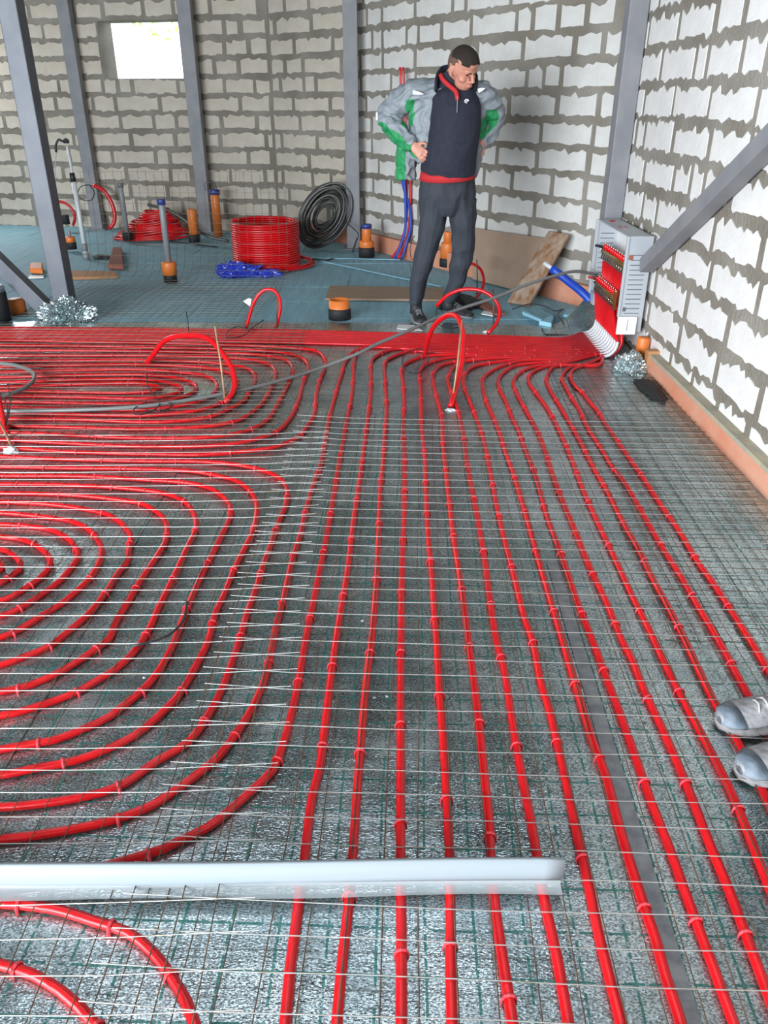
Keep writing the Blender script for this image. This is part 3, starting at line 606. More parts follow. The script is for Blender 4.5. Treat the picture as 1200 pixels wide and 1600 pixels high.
stub(699, 413, 12, 'orange pipe stub with black base seen between the man\'s legs', [('foam_wrap', 416, 403, 24, 'black', False), ('socket', 404, 379, 22, 'orange', False), ('pipe', 380, 362, 14, 'orange', False)], yy=8.3)
stub(339, 344, 10, 'tall orange pipe stub with purple cap against the back wall', [('pipe', 400, 303, 13, 'orange', False), ('cap', 304, 296, 16, 'bluetape', False)], yy=10.5)
stub(304, 374, 10, 'tall orange pipe stub with black base in front of the far red heap', [('foam_wrap', 378, 366, 18, 'black', False), ('pipe', 368, 327, 14, 'orange', False)], yy=9.75)
stub(267, 441, 11, 'grey pipe with blue tape cap rising from an orange stub', [('foam_wrap', 441, 427, 20, 'black', False), ('socket', 429, 409, 22, 'orange', False), ('pipe', 412, 318, 9, 'greypipe', False), ('cap', 320, 311, 12, 'bluetape', False)], yy=7.6)
stub(200, 374, 9, 'dark grey pipe rising from a black foam base near the back wall', [('foam_wrap', 375, 362, 15, 'black', False), ('pipe', 364, 292, 7, 'greypipe', False), ('cap', 293, 286, 9, 'greyhose', False)], yy=9.9)
stub(112, 389, 9, 'short orange and black pipe stub left of the white levelling pole', [('foam_wrap', 389, 378, 16, 'black', False), ('socket', 381, 370, 15, 'orange', False), ('pipe', 372, 361, 5, 'greypipe', False)], yy=9.3)
stub(103, 349, 9, 'small black stub against the back wall behind the dark post', [('foam_wrap', 350, 336, 12, 'black', False)], yy=10.8)
stub(1002, 556, 10, 'short orange pipe end under the white cabinet apron at the right wall', [('pipe', 566, 527, 19, 'orange', False)], yy=5.0)
stub(0, 500, 12, 'thick black foam-wrapped stub with silver top at the left edge', [('foam_wrap', 506, 455, 34, 'black', False), ('foil_top', 456, 447, 33, 'plainfoil', False)], yy=6.12)
stub(29, 488, 12, 'orange socket stub between the black stub and the left brace', [('socket', 489, 467, 25, 'orange', False)], yy=6.35)
# ---------------------------------------------------------------- loose boards and scraps
slab('plywood_plank', [G(508, 466, .02), G(700, 468, .02), G(690, 449, .02), G(515, 446, .02)], .018, M['ply'], 'flat plywood plank lying on the blue boards behind the foam-wrapped stub', 'board')
def wallp(px, py, off):   # point on the angled wall plane shifted into the room
    n = Vector((na.x, na.y, 0)); p0 = Vector((*A2, 0))+n*off; d = Vector(ray(px, py)); o0 = Vector((0, 0, H)); tt = (p0-o0).dot(n)/d.dot(n); return o0+d*tt
g0 = G(740, 438); g1 = G(800, 468); up0 = wallp(738, 356, .07); up1 = wallp(872, 375, .07)
t0 = wallp(738, 356, .06); t1 = wallp(858, 373, .06); bb1 = G(836, 462, .01); bb0 = G(738, 436, .01)
slab('hardboard_sheet', [bb0, bb1, t1, t0], .012, M['hard'], 'large brown hardboard sheet leaning against the angled block wall', 'board')
pa, pb, pc, pd = G(792, 472, .02), G(826, 477, .02), wallp(889, 366, .10), wallp(857, 360, .10)
slab('wooden_plank', [pa, pb, pc, pd], .035, M['plank'], 'weathered wooden plank leaning diagonally against the hardboard sheet', 'plank')
slab('wooden_plank', [G(105, 433, .02), G(185, 431, .02), G(180, 424, .02), G(107, 422, .02)], .03, M['tanwood'], 'orange-brown plank lying right of the dark left post', 'plank')
slab('red_brown_board', [G(168, 413, .05), G(193, 414, .05), G(190, 386, .05), G(176, 386, .05)], .05, M['redbox'], 'small reddish board piece beside the levelling pole', 'board')
crumple('black_glove', G(160, 404), .10, .05, .04, M['rubber'], 'small black rag lying beside the levelling pole', 'rag', 3, .5, 3)
slab('orange_pipe_offcut', [G(46, 419, .06), G(66, 420, .06), G(66, 410, .06), G(47, 410, .06)], .05, M['orange'], 'orange offcut lying left of the dark steel post', 'offcut')
slab('pale_board_strip', [G(44, 434, .01), G(68, 433, .01), G(68, 430, .01), G(46, 430, .01)], .01, M['cabw'], 'narrow pale strip lying left of the dark post foot', 'offcut')
slab('insulation_offcut', [G(816, 487, .03), G(850, 500, .03), G(868, 492, .03), G(838, 481, .03)], .03, M['xps'], 'blue insulation offcut with pale edge lying before the leaning plank', 'offcut')
slab('insulation_offcut', [G(842, 501, .04), G(862, 505, .04), G(866, 494, .04), G(858, 493, .04)], .04, M['xpscut'], 'small wedge-shaped pale blue insulation offcut', 'offcut')
slab('insulation_offcut', [G(880, 491, .03), G(911, 495, .03), G(914, 484, .03), G(886, 482, .03)], .025, M['xpscut'], 'pale blue insulation offcut by the foot of the angled wall', 'offcut')
slab('insulation_strip', [G(816, 487, .045), G(846, 500, .045), G(849, 498, .045), G(818, 484, .045)], .012, M['xpscut'], 'bright thin insulation strip on the dull blue offcut', 'offcut')
slab('white_sheet_scrap', [G(620, 513, .015), G(660, 516, .015), G(648, 508, .015), G(622, 507, .015)], .006, M['cabw'], 'white scrap under the man\'s left-hand shoe', 'scrap')
slab('white_sheet_scrap', [G(752, 490, .02), G(772, 494, .02), G(768, 488, .02), G(756, 485, .02)], .006, M['cabw'], 'small white scrap inside the wide red hoop', 'scrap')
for a, b, lb in (((478, 402), (690, 447), 'long thin pale strip lying behind the plywood plank'), ((470, 402), (625, 405), 'thin pale strip lying before the middle wall post')):
    p, q = G(*a, .008), G(*b, .008); d = (q-p).normalized(); nrm = Vector((-d.y, d.x, 0))*.02; slab('foam_edge_strip', [p-nrm, q-nrm, q+nrm, p+nrm], .006, M['xpscut'], lb, 'strip')
crumple('blue_film_bag', G(372, 432, 0)+Vector((0, .06, 0)), .19, .13, .11, M['bluebag'], 'crumpled bright blue plastic film lying before the red drum coil', 'plastic bag', 3, .5, 5, freq=10)
crumple('blue_film_bag', G(418, 433, 0)+Vector((0, .06, 0)), .12, .07, .06, M['bluebag'], 'flat tail of blue plastic film at the coil\'s right foot', 'plastic bag', 6, .5, 4, freq=10)
t = crumple('rubbish_pile', G(716, 486)+Vector((0, .12, 0)), .16, .10, .10, M['rubber'], 'small pile of dark packaging behind the man\'s right-hand shoe', 'rubbish', 11, .5, 3)
slab('cardboard_flap', [G(737, 470, .03), G(775, 490, .03), G(790, 489, .03), G(752, 466, .03)], .02, M['redbox'], 'brown cardboard flap lying beside the man\'s right-hand shoe', 'cardboard')
# ---------------------------------------------------------------- hoses and cables
HS = [(935, 431, 5.88), (925, 428, 5.86), (900, 424, 5.8), (870, 430, 5.72), (820, 446, 5.6), (770, 466, 5.5), (700, 489, 5.35), (640, 516, 5.1), (590, 537, 4.95), (560, 552, 4.85), (500, 575, 4.75), (450, 591, 4.62), (400, 604, 4.45), (350, 615, 4.34), (300, 624, 4.26), (240, 633, 4.2), (180, 638, 4.15), (100, 641, 4.1), (0, 642, 4.1)]
hp = []
for x, y, Y in HS:
    p = PY(x, y, Y)
    if p.z < .036: p = G(x, y, .036)
    hp.append(p)
hp += [hp[-1]+Vector((-.3, .02, 0)), hp[-1]+Vector((-.9, .15, 0))]
one('grey_hose', hp, .0115, M['greyhose'], 'long grey pipe crossing from the manifold cabinet over the red pipes to the left edge', 'hose')
lp = [G(x, y, .05) for x, y in ((-60, 575), (-20, 568), (10, 569), (38, 575), (53, 585), (50, 597), (35, 608), (5, 618), (-40, 622))]
one('grey_hose', lp, .012, M['greyhose'], 'grey pipe loop entering from the left edge above the rings', 'hose')
def wireloop(px, label, z=.035, r=.0035, Y=None):
    pts = [(G(x, y, z) if Y is None else PY(x, y, Y)) for x, y in px]; return one('black_cable', pts, r, M['rubber'], label, 'cable', seg=6, step=.02)
wireloop([(412, 440+60), (394, 512), (378, 525), (356, 528), (358, 516), (372, 510), (388, 517), (382, 500)], 'looped black cable at the foot of the short red hoop', z=.04)
wireloop([(229, 583), (232, 605), (243, 620), (250, 630), (236, 643), (214, 648), (209, 640), (225, 630), (255, 628), (270, 633), (250, 643), (228, 640)], 'tangled black cable hanging from the left leg of the large hoop', z=.04)
wireloop([(642, 549), (655, 545), (666, 552), (669, 566), (660, 580), (645, 584), (632, 575), (629, 562), (636, 551), (648, 547)], 'round loop of black cable over the pipes left of the middle hoop', z=.04)
wireloop([(13, 600), (16, 625), (13, 650), (8, 665), (12, 640), (5, 622), (-10, 610)], 'black cable loop hanging at the left edge', z=.06)
wireloop([(684, 478), (681, 495), (687, 508), (700, 513), (722, 510), (700, 505), (690, 510)], 'thin black cable loop in front of the man', z=.03)
wireloop([(292, 940), (286, 970), (262, 993), (235, 1003), (205, 1010)], 'black cable end lying over the nested rings in the left foreground', z=.032, r=.004)
wireloop([(340, 298), (333, 283), (320, 287), (322, 298)], 'thin cable on the purple-capped stub', Y=10.3)
wireloop([(146, 291), (138, 289), (126, 292), (122, 305), (131, 313), (143, 312), (147, 300), (140, 290)], 'thin cable ring hanging on the wall post by the levelling pole', Y=11.012, r=.006)
wireloop([(540, 347), (551, 356), (560, 366), (556, 380), (549, 402), (553, 385), (558, 372)], 'dark cable hanging at the middle wall post', Y=9.3, r=.006)
wireloop([(648, 368), (643, 378), (641, 392), (643, 404), (650, 408)], 'thin black cord hanging behind the man\'s left-hand knee', Y=6.5, r=.003)
wireloop([(200, 372), (240, 374), (290, 380), (340, 386)], 'thin dark cable lying across the far blue boards', z=.01, r=.006)
wireloop([(470, 402), (490, 405), (508, 407), (520, 404)], 'black cable piece lying right of the red drum coil', z=.01, r=.008)
wireloop([(800, 483), (830, 475), (850, 478), (868, 486), (880, 483), (872, 490), (880, 504)], 'thin grey cable on the insulation offcuts', z=.05, r=.004)
# red and blue risers behind the man
for k, (m_, pts) in enumerate((('red', [(625, 105), (628, 180), (635, 282), (636, 320), (634, 350), (624, 385), (612, 403)]), ('red', [(630, 105), (634, 200), (641, 285), (641, 320), (639, 352), (632, 385), (622, 404)]), ('blue', [(621, 200), (626, 260), (630, 290), (640, 325), (642, 352), (634, 385), (628, 404)]), ('blue', [(627, 230), (631, 270), (634, 340), (632, 365), (624, 388), (617, 404)]))):
    ps = []
    for x, y in pts:
        f = 8.85
        ps.append(PY(x, y, f-.02*k) if y < 395 else G(x, y, .015))
    one('riser_pipe', ps, .011 if m_ == 'red' else .014, M[m_], f'{m_} riser pipe fixed to the wall behind the man, {"left" if k in (0, 3) else "right"} one of its colour', 'pipe')
# thick blue sleeve by the cabinet
t = thing('blue_pipe', 'thick blue sleeved pipe slanting from the angled wall into the cabinet foot', 'pipe', PY(860, 420, 6.1))
bp = [PY(862, 419, 6.15), PY(885, 437, 6.08), PY(910, 457, 5.98), PY(922, 470, 5.94), PY(935, 490, 5.9)]
fin('sleeve', (lambda b: (tube(b, catmull(bp, .03), .03, 12), b)[1])(bmesh.new()), M['blue'], t, True)
fin('pipe_end', (lambda b: (tube(b, [PY(850, 411, 6.18), PY(868, 423, 6.13)], .016, 10), b)[1])(bmesh.new()), M['white'], t, True)
# levelling pole
base = G(136, 404); t = thing('levelling_pole', 'white telescopic levelling pole with a dark head standing on the blue boards', 'pole', base)
Yp = base.y; a = PY(135, 403, Yp); b_ = PY(115, 282, Yp); c_ = PY(105, 228, Yp)
for nm, p, q, r_, m_ in (('lower_tube', a, b_, .024, 'white'), ('upper_tube', b_, c_, .012, 'white'), ('collar', PY(115, 284, Yp), PY(112, 270, Yp), .028, 'rubber'), ('foot', PY(135, 406, Yp)+Vector((0, 0, .0)), PY(134, 395, Yp), .034, 'greypipe'), ('foot_collar', PY(133, 392, Yp), PY(131, 380, Yp), .03, 'sole')):
    fin(nm, (lambda bb: (tube(bb, [p, q], r_, 14), bb)[1])(bmesh.new()), M[m_], t, True)
crumple('head_clamp', PY(104, 224, Yp), .03, .03, .05, M['rubber'], None, None, 3, .3, 2, t).location = -base
wl = fin('head_arm', (lambda bb: (tube(bb, catmull([PY(105, 222, Yp), PY(98, 221, Yp), PY(92, 218, Yp), PY(87, 228, Yp), PY(88, 238, Yp)], .02), .012, 8), bb)[1])(bmesh.new()), M['rubber'], t, True)
fin('hanging_cord', (lambda bb: (tube(bb, [PY(88, 236, Yp), PY(86, 262, Yp), PY(87, 300, Yp), PY(90, 345, Yp)], .005, 6), bb)[1])(bmesh.new()), M['lace'], t, True)
# ---------------------------------------------------------------- manifold cabinet
CX0, CX1, CYn, CYf, CZ0, CZ1 = 1.47, 1.625, 5.15, 5.97, .17, .765
t = thing('manifold_cabinet', 'open grey metal manifold cabinet standing against the right wall', 'cabinet', (1.55, 5.55, CZ0))
bm = bmesh.new(); box(bm, (CX1-.006, CYn, CZ0), (CX1, CYf, CZ1)); fin('back_panel', bm, M['cabw'], t)
for nm, yy, z0 in (('side_panel', CYn, CZ0), ('side_panel', CYf, CZ0+.03)):
    sgn = -1
    o = fin(nm, bevbox((CX0, yy-.004, z0), (CX1, yy+.004, CZ1), .0015), M['cab'], t)
    for k in range(14):   # knock-out plates, proud with dark joints
        zz = z0+.12+k*.030 if yy == CYn else z0+.06+k*.034
        if zz > CZ1-.09: continue
        bm = bmesh.new(); box(bm, (CX0+.03, yy-.0065, zz), (CX1-.03, yy-.003, zz+.0045)); fin('knockout_slot', bm, M['cabdark'], o, world=False)
fin('top_panel', bevbox((CX0, CYn, CZ1-.008), (CX1, CYf, CZ1), .002), M['cab'], t)
fin('bottom_rail', bevbox((CX1-.05, CYn, CZ0), (CX1, CYf, CZ0+.05), .002), M['cab'], t)
fin('front_flange', bevbox((CX0-.012, CYf-.01, CZ0+.02), (CX0+.012, CYf+.012, CZ1), .002), M['cab'], t)
fin('front_flange', bevbox((CX0-.010, CYn-.012, CZ0+.10), (CX0+.006, CYn+.006, CZ1), .002), M['cab'], t)
fin('end_foot', bevbox((CX0-.004, CYf-.14, CZ0+.02), (CX0+.09, CYf, CZ0+.10), .002), M['cab'], t)
o = fin('white_apron', bevbox((CX0-.006, CYn-.03, CZ0-.01), (CX0+.115, CYn-.006, CZ0+.105), .003), M['cabw'], t)
bm = bmesh.new(); box(bm, (CX0+.055, CYn-.0315, CZ0+.015), (CX0+.058, CYn-.0295, CZ0+.09)); fin('apron_groove', bm, M['cabdark'], o, world=False)
bm = bmesh.new(); box(bm, (CX0+.02, CYn-.0075, CZ0+.135), (CX0+.04, CYn-.004, CZ0+.16)); tag(fin('knockout_hole', bm, M['cabdark'], t), 'open square knock-out')
bm = bmesh.new(); box(bm, (CX0+.015, CYn-.0075, CZ1-.14), (CX0+.042, CYn-.004, CZ1-.112)); tag(fin('red_sticker', bm, M['redbox'], t), 'small dark red sticker')
# red print on the top flange: a ringed dot and an I-shaped mark
bm = bmesh.new(); tube(bm, [Vector((CX0+.07+.018*math.cos(a), 5.84+.03*math.sin(a), CZ1+.001)) for a in [2*math.pi*k/16 for k in range(13)]], .004, 5)
for lo, hi in (((.045, 5.53), (.055, 5.60)), ((.085, 5.53), (.095, 5.60)), ((.055, 5.56), (.085, 5.57))): box(bm, (CX0+lo[0], lo[1], CZ1-.001), (CX0+hi[0], hi[1], CZ1+.0012))
tag(fin('red_print', bm, M['polored'], t), 'red round mark and red I-shaped mark')
def manifold(label, X, Y0, Y1, z, valve):
    root = Vector((X, Y0, z)); t = thing('manifold', label, 'manifold', root)
    for zz in (z, ):
        bm = bmesh.new(); tube(bm, [Vector((X, Y0, zz)), Vector((X, Y1, zz))], .019, 14); fin('brass_bar', bm, M['brass'], t, True)
    for k in range(12):
        y = Y1-.02-(Y1-Y0-.04)*k/11
        bm = bmesh.new(); tube(bm, [Vector((X-.004, y, z+.012)), Vector((X-.004, y, z+.045)), Vector((X-.004, y, z+.048))], [.0125, .0125, .009], 10); c = fin('flow_meter_cap', bm, M['red'], t, True)
        bm = bmesh.new(); tube(bm, [Vector((X-.004, y, z+.046)), Vector((X-.004, y, z+.060))], .005, 6); fin('meter_tip', bm, M['nickel'], c, True, world=False).location = (0, 0, 0)
        bm = bmesh.new(); tube(bm, [Vector((X-.012, y, z-.012)), Vector((X-.014, y, z-.028)), Vector((X-.014, y, z-.032)), Vector((X-.014, y, z-.05))], [.011, .011, .0145, .0145], 6); fin('pipe_connector', bm, M['nickel'], t)
    bm = bmesh.new()
    if valve: tube(bm, [Vector((X-.02, Y0-.02, z-.06)), Vector((X-.02, Y0-.02, z+.06)), Vector((X-.02, Y0-.02, z+.065))], [.015, .015, .021], 10)
    else: tube(bm, [Vector((X, Y0-.03, z)), Vector((X, Y0, z))], [.022, .022], 10)
    fin('end_valve', bm, M['brass'], t, True)
    bm = bmesh.new(); tube(bm, [Vector((X, Y1, z)), Vector((X, Y1+.05, z)), Vector((X, Y1+.05, z+.03))], [.022, .022, .014], 10); fin('ball_valve', bm, M['nickel'], t, True)
    bm = bmesh.new(); tube(bm, [Vector((X-.01, Y1+.05, z+.02)), Vector((X-.06, Y1+.045, z+.03))], .009, 8); fin('valve_lever', bm, M['black' if not valve else 'polored'], t, True)
manifold('upper brass manifold bar with red flow meter caps inside the cabinet', 1.515, 5.22, 5.86, .565, False)
manifold('lower brass manifold bar with red caps and upright brass end valve', 1.490, 5.29, 5.86, .345, True)
# ---------------------------------------------------------------- tree outside the small window
t = thing('outside_tree', 'leafy green tree seen through the small window', 'tree', (-7.6, 17.5, -.3))
bm = bmesh.new(); tube(bm, catmull([(-7.6, 17.5, -.3), (-7.5, 17.5, 1.6), (-7.0, 17.4, 3.2), (-5.5, 17.4, 4.4)], .3), [.16]*20 if False else .13, 8); fin('trunk', bm, M['bark'], t, True)
bm = bmesh.new()
for i in range(1500):
    x = random.gauss(-4.8, 1.0); y = 17.2+random.uniform(-1, 1); z = 3.75+random.uniform(-.9, 1.6)-.45*math.sin(x*4)*random.random()
    a = random.uniform(0, 6.28); b = random.uniform(-.8, .8); L_ = random.uniform(.06, .11); u = Vector((math.cos(a), math.sin(a)*.4, -.5+b)).normalized()*L_; v = Vector((-math.sin(a), .3, math.cos(a))).normalized()*L_*.4; c = Vector((x, y, z))
    vs = [bm.verts.new(c+q) for q in (u, v, -u, -v)]; bm.faces.new(vs)
tag(fin('foliage', bm, M['leaf'], t), kind='stuff')
# ---------------------------------------------------------------- people
def evaluate_remesh(bm, vox, smooth=2, name='skin'):
    me = bpy.data.meshes.new(name); bmesh.ops.recalc_face_normals(bm, faces=bm.faces[:]); bm.to_mesh(me); bm.free()
    o = bpy.data.objects.new('tmp', me); COL.objects.link(o); md = o.modifiers.new('r', 'REMESH'); md.mode = 'VOXEL'; md.voxel_size = vox; md.use_smooth_shade = True
    if smooth: s = o.modifiers.new('s', 'SMOOTH'); s.factor = .5; s.iterations = smooth
    dg = bpy.context.evaluated_depsgraph_get(); ev = o.evaluated_get(dg); out = bpy.data.meshes.new_from_object(ev); bpy.data.objects.remove(o); out.name = name
    return out
def wrinkle(me, amp, f, seed=0, st=(1, 1, 1)):
    me.update(); nn = [v.normal.copy() for v in me.vertices]
    for v, n in zip(me.vertices, nn):
        p = Vector((v.co.x*st[0], v.co.y*st[1], v.co.z*st[2]))
        w_ = noise.noise(p*2.3+Vector((seed, 0, 3)))*.45; q = (p+Vector((w_, w_, w_))*.35)*f
        v.co += n*amp*(.55-2.4*abs(noise.noise(q))+.5*noise.noise(q*.4))
    return me
def ball(bm, c, r, m=None, sub=3):
    ret = bmesh.ops.create_icosphere(bm, subdivisions=sub, radius=1)
    r = r if isinstance(r, (tuple, list)) else (r, r, r)
    for v in ret['verts']:
        v.co = Vector((v.co.x*r[0], v.co.y*r[1], v.co.z*r[2]))
        if m: v.co = m @ v.co
        v.co += Vector(c)
def limb(bm, pts, r, seg=14, ru=(1, 0, 0), step=.03):
    P = [Vector(p) for p in pts]; out = []; rad = []
    for i in range(len(P)-1):
        k = max(1, int((P[i+1]-P[i]).length/step))
        for j in range(k):
            f = j/k; out.append(P[i].lerp(P[i+1], f)); a, b = r[i], r[i+1]; a = a if isinstance(a, tuple) else (a, a); b = b if isinstance(b, tuple) else (b, b)
            rad.append((a[0]+(b[0]-a[0])*f, a[1]+(b[1]-a[1])*f))
    out.append(P[-1]); a = r[-1]; rad.append(a if isinstance(a, tuple) else (a, a))
    tube(bm, out, rad, seg, ru=ru)
def hand(bm, wrist, dirv, nrm, s=1.0):
    """dirv along the hand, nrm out of the back of the hand"""
    d = Vector(dirv).normalized(); n = Vector(nrm); n = (n-d*n.dot(d)).normalized(); side = d.cross(n); wv = Vector(wrist)
    limb(bm, [wv-d*.03, wv+d*.03*s, wv+d*.085*s], [(.024, .028), (.016, .038), (.014, .042)], 12, ru=n, step=.015)
    for i, (off, L) in enumerate(((-.032, .072), (-.011, .080), (.011, .076), (.031, .060))):
        b = wv+d*.075*s+side*off; p1 = b+d*L*.42; p2 = p1+(d*.75-n*.65).normalized()*L*.34; p3 = p2+(d*.25-n*.95).normalized()*L*.28
        limb(bm, [b, p1, p2, p3], [.0098, .0092, .0086, .0072], 8, ru=side, step=.012)
    b = wv+d*.02-side*.03; p1 = b+(d*.6-side*.8).normalized()*.035; p2 = p1+(d*.95-side*.3-n*.2).normalized()*.032
    limb(bm, [b, p1, p2], [.0135, .0115, .009], 8, ru=n, step=.012)
def build_head(bm, mt):
    T = lambda v: mt @ Vector(v); r3 = mt.to_3x3()
    def B(c, r): ball(bm, T(c), r, r3)
    B((0, .012, .02), (.078, .098, .094)); B((0, -.035, -.055), (.058, .058, .065)); B((0, -.058, -.100), (.030, .026, .022)); B((0, -.02, .055), (.072, .076, .062))
    B((-.038, -.052, -.028), (.026, .028, .024)); B((.038, -.052, -.028), (.026, .028, .024)); B((0, -.078, .022), (.055, .016, .012))
    B((0, -.088, -.060), (.022, .014, .012))
    limb(bm, [T((0, -.086, .015)), T((0, -.106, -.018)), T((0, -.112, -.030))], [.009, .013, .014], 10, ru=r3 @ Vector((1, 0, 0)), step=.01)
    B((-.013, -.096, -.033), (.009, .010, .008)); B((.013, -.096, -.033), (.009, .010, .008))
    for s in (-1, 1):
        B((s*.082, .018, -.005), (.008, .018, .031)); B((s*.079, .010, -.030), (.008, .010, .012))
def W_(px, py, Y=6.18): return PY(px, py, Y)
man0 = Vector((.42, 6.18, 0))
man = thing('person', 'man in open grey and green jacket and dark trousers, hands on hips, looking down', 'person', man0)
hm = Matrix.Translation(PY(723, 107, 6.10)) @ Matrix.Scale(1.09, 4) @ Matrix.Rotation(R(38), 4, 'Z') @ Matrix.Rotation(R(-10), 4, 'Y') @ Matrix.Rotation(R(30), 4, 'X')
bm = bmesh.new(); build_head(bm, hm)
nk = hm @ Vector((0, .045, -.055))
limb(bm, [nk, W_(704, 128, 6.20), W_(702, 146, 6.21)], [(.060, .062), (.064, .064), (.10, .075)])
limb(bm, [W_(702, 146, 6.21), W_(706, 190, 6.20), W_(702, 240, 6.19), W_(700, 285, 6.20), W_(699, 325, 6.20)], [(.13, .07), (.14, .09), (.13, .09), (.14, .09), (.12, .08)])
SL, EL, WL = W_(640, 146, 6.22), W_(603, 186, 6.30), W_(646, 228, 6.10)
SR, ER, WR = W_(764, 152, 6.22), W_(776, 188, 6.32), W_(754, 224, 6.20)
limb(bm, [W_(690, 146, 6.21), SL, EL, WL], [.06, .032, .022, .024]); limb(bm, [W_(716, 146, 6.21), SR, ER, WR], [.06, .032, .022, .024])
hand(bm, WL, (.55, -.25, -.45), (-.3, -.9, .3)); hand(bm, WR, (-.55, -.1, -.55), (.6, -.6, .3))
legL = [W_(678, 305, 6.20), W_(672, 350, 6.18), W_(665, 400, 6.14), W_(655, 445, 6.16), W_(650, 478, 6.18)]
legR = [W_(722, 305, 6.20), W_(724, 350, 6.20), W_(722, 400, 6.22), W_(713, 440, 6.28), W_(692+9, 472, 6.32)]
for lg in (legL, legR): limb(bm, lg+[Vector((lg[-1].x, lg[-1].y, .06))], [.08, .07, .055, .042, .032, .030])
link('body', evaluate_remesh(bm, .0042, 1, 'body'), M['skin'], man)
# face details
T = lambda v: hm @ Vector(v)
for s in (-1, 1):
    bm = bmesh.new(); ball(bm, T((s*.029, -.077, .004)), (.012, .006, .004), hm.to_3x3(), 2); fin('eye', bm, M['eye'], man, True)
    bm = bmesh.new(); tube(bm, [T((s*.012, -.094, .019)), T((s*.030, -.093, .024)), T((s*.046, -.082, .019))], [(.004, .003), (.0045, .003), (.003, .002)], 6); fin('eyebrow', bm, M['fuzz'], man, True)
bm = bmesh.new(); tube(bm, [T((-.022, -.094, -.063)), T((-.008, -.101, -.060)), T((.008, -.101, -.060)), T((.022, -.094, -.063))], [.002, .005, .005, .002], 6); fin('mouth', bm, M['lip'], man, True)
# hair: shell over the skull
def shell(cond, r, c, m, name, parent, mt, vox=None):
    bm = bmesh.new(); bmesh.ops.create_icosphere(bm, subdivisions=5, radius=1)
    kill = [v for v in bm.verts if not cond(v.co)]; bmesh.ops.delete(bm, geom=kill, context='VERTS')
    for v in bm.verts:
        n = v.co.copy(); k = 1+.02*noise.noise(n*9); v.co = mt @ (Vector(c)+Vector((n.x*r[0], n.y*r[1], n.z*r[2]))*k)
    geo = bmesh.ops.solidify(bm, geom=bm.faces[:], thickness=.006)
    return fin(name, bm, m, parent, True)
shell(lambda n: n.z > (.30 if n.y < -.35 else .42)-.30*max(0, n.y) and not (n.y < -.80 and n.z < .46), (.084, .108, .104), (0, -.003, .027), M['hair'], 'hair', man, hm)
shell(lambda n: n.z > -.42+.1 and n.z < .55 and (n.y > -.12 if n.z < .30 else n.y > -.55) and not (abs(n.x) > .8 and n.y < .35 and n.z < .05), (.0805, .1005, .098), (0, .011, .021), M['fuzz'], 'side_hair', man, hm)
# trousers
bm = bmesh.new()
limb(bm, [W_(699, 276, 6.19), W_(699, 300, 6.20), W_(699, 322, 6.20), W_(699, 336, 6.20)], [(.195, .135), (.205, .145), (.20, .13), (.14, .10)])
limb(bm, [W_(677, 312, 6.20), W_(676, 345, 6.18), W_(667, 385, 6.13), W_(662, 405, 6.12), W_(655, 435, 6.15), W_(651, 460, 6.17), W_(647, 475, 6.17)], [(.105, .12), (.098, .105), (.083, .088), (.080, .082), (.070, .074), (.062, .066), (.046, .056)])
limb(bm, [W_(722, 312, 6.20), W_(723, 345, 6.20), W_(723, 385, 6.21), W_(721, 405, 6.22), W_(714, 435, 6.26), W_(707, 455, 6.30), W_(699, 470, 6.31)], [(.105, .12), (.098, .105), (.083, .088), (.080, .082), (.070, .072), (.055, .062), (.044, .052)])
for v in bm.verts:
    v.co += Vector((noise.noise(v.co*9), noise.noise(v.co*9+Vector((5, 0, 0))), 0))*.010
link('trousers', wrinkle(evaluate_remesh(bm, .006, 2, 'trousers'), .009, 7, 2, (1.3, 1, .8)), M['trouser'], man)
# jumper, polo hem and collar
bm = bmesh.new()
limb(bm, [W_(706, 137, 6.185), W_(708, 150, 6.17), W_(712, 172, 6.145), W_(711, 205, 6.13), W_(706, 235, 6.125), W_(701, 258, 6.14), W_(699, 271, 6.15)], [(.10, .06), (.155, .105), (.175, .135), (.180, .155), (.187, .165), (.195, .165), (.195, .155)], 24)
for v in bm.verts: v.co += Vector((0, noise.noise(v.co*7), 0))*.008
link('jumper', wrinkle(evaluate_remesh(bm, .007, 3, 'jumper'), .006, 5, 5), M['navy'], man)
bm = bmesh.new(); limb(bm, [W_(699, 266, 6.15), W_(699, 279, 6.155)], [(.19, .150), (.203, .168)], 28); fin('polo_hem', bm, M['polored'], man, True)
bm = bmesh.new(); limb(bm, [W_(702, 140, 6.185), W_(703, 128, 6.19), W_(702, 118, 6.205)], [(.105, .085), (.084, .082), (.078, .078)], 24)
link('jumper_collar', evaluate_remesh(bm, .006, 1, 'jumper_collar'), M['navy'], man)
bm = bmesh.new(); cpts = [W_(688, 116, 6.14), W_(692, 124, 6.105), W_(702, 134, 6.075), W_(712, 143, 6.045), W_(715, 156, 6.02)]
tube(bm, catmull(cpts, .01), [(.015, .009)]*len(catmull(cpts, .01)), 8, ru=(1, 0, .6)); fin('polo_collar', bm, M['polored'], man, True)
bm = bmesh.new(); tube(bm, [W_(715, 150, 6.01), W_(714, 176, 5.985)], .003, 6); fin('zip', bm, M['greypipe'], man)
c = W_(729, 158, 6.005); bm = bmesh.new(); tube(bm, [c+Vector((.013*math.cos(a), -.012, .010*math.sin(a))) for a in [2*math.pi*k/14 for k in range(12)]], .0032, 6); box(bm, (c.x-.006, c.y-.016, c.z-.002), (c.x+.010, c.y-.010, c.z+.003)); tag(fin('chest_logo', bm, M['reflect'], man), 'small white round chest emblem')
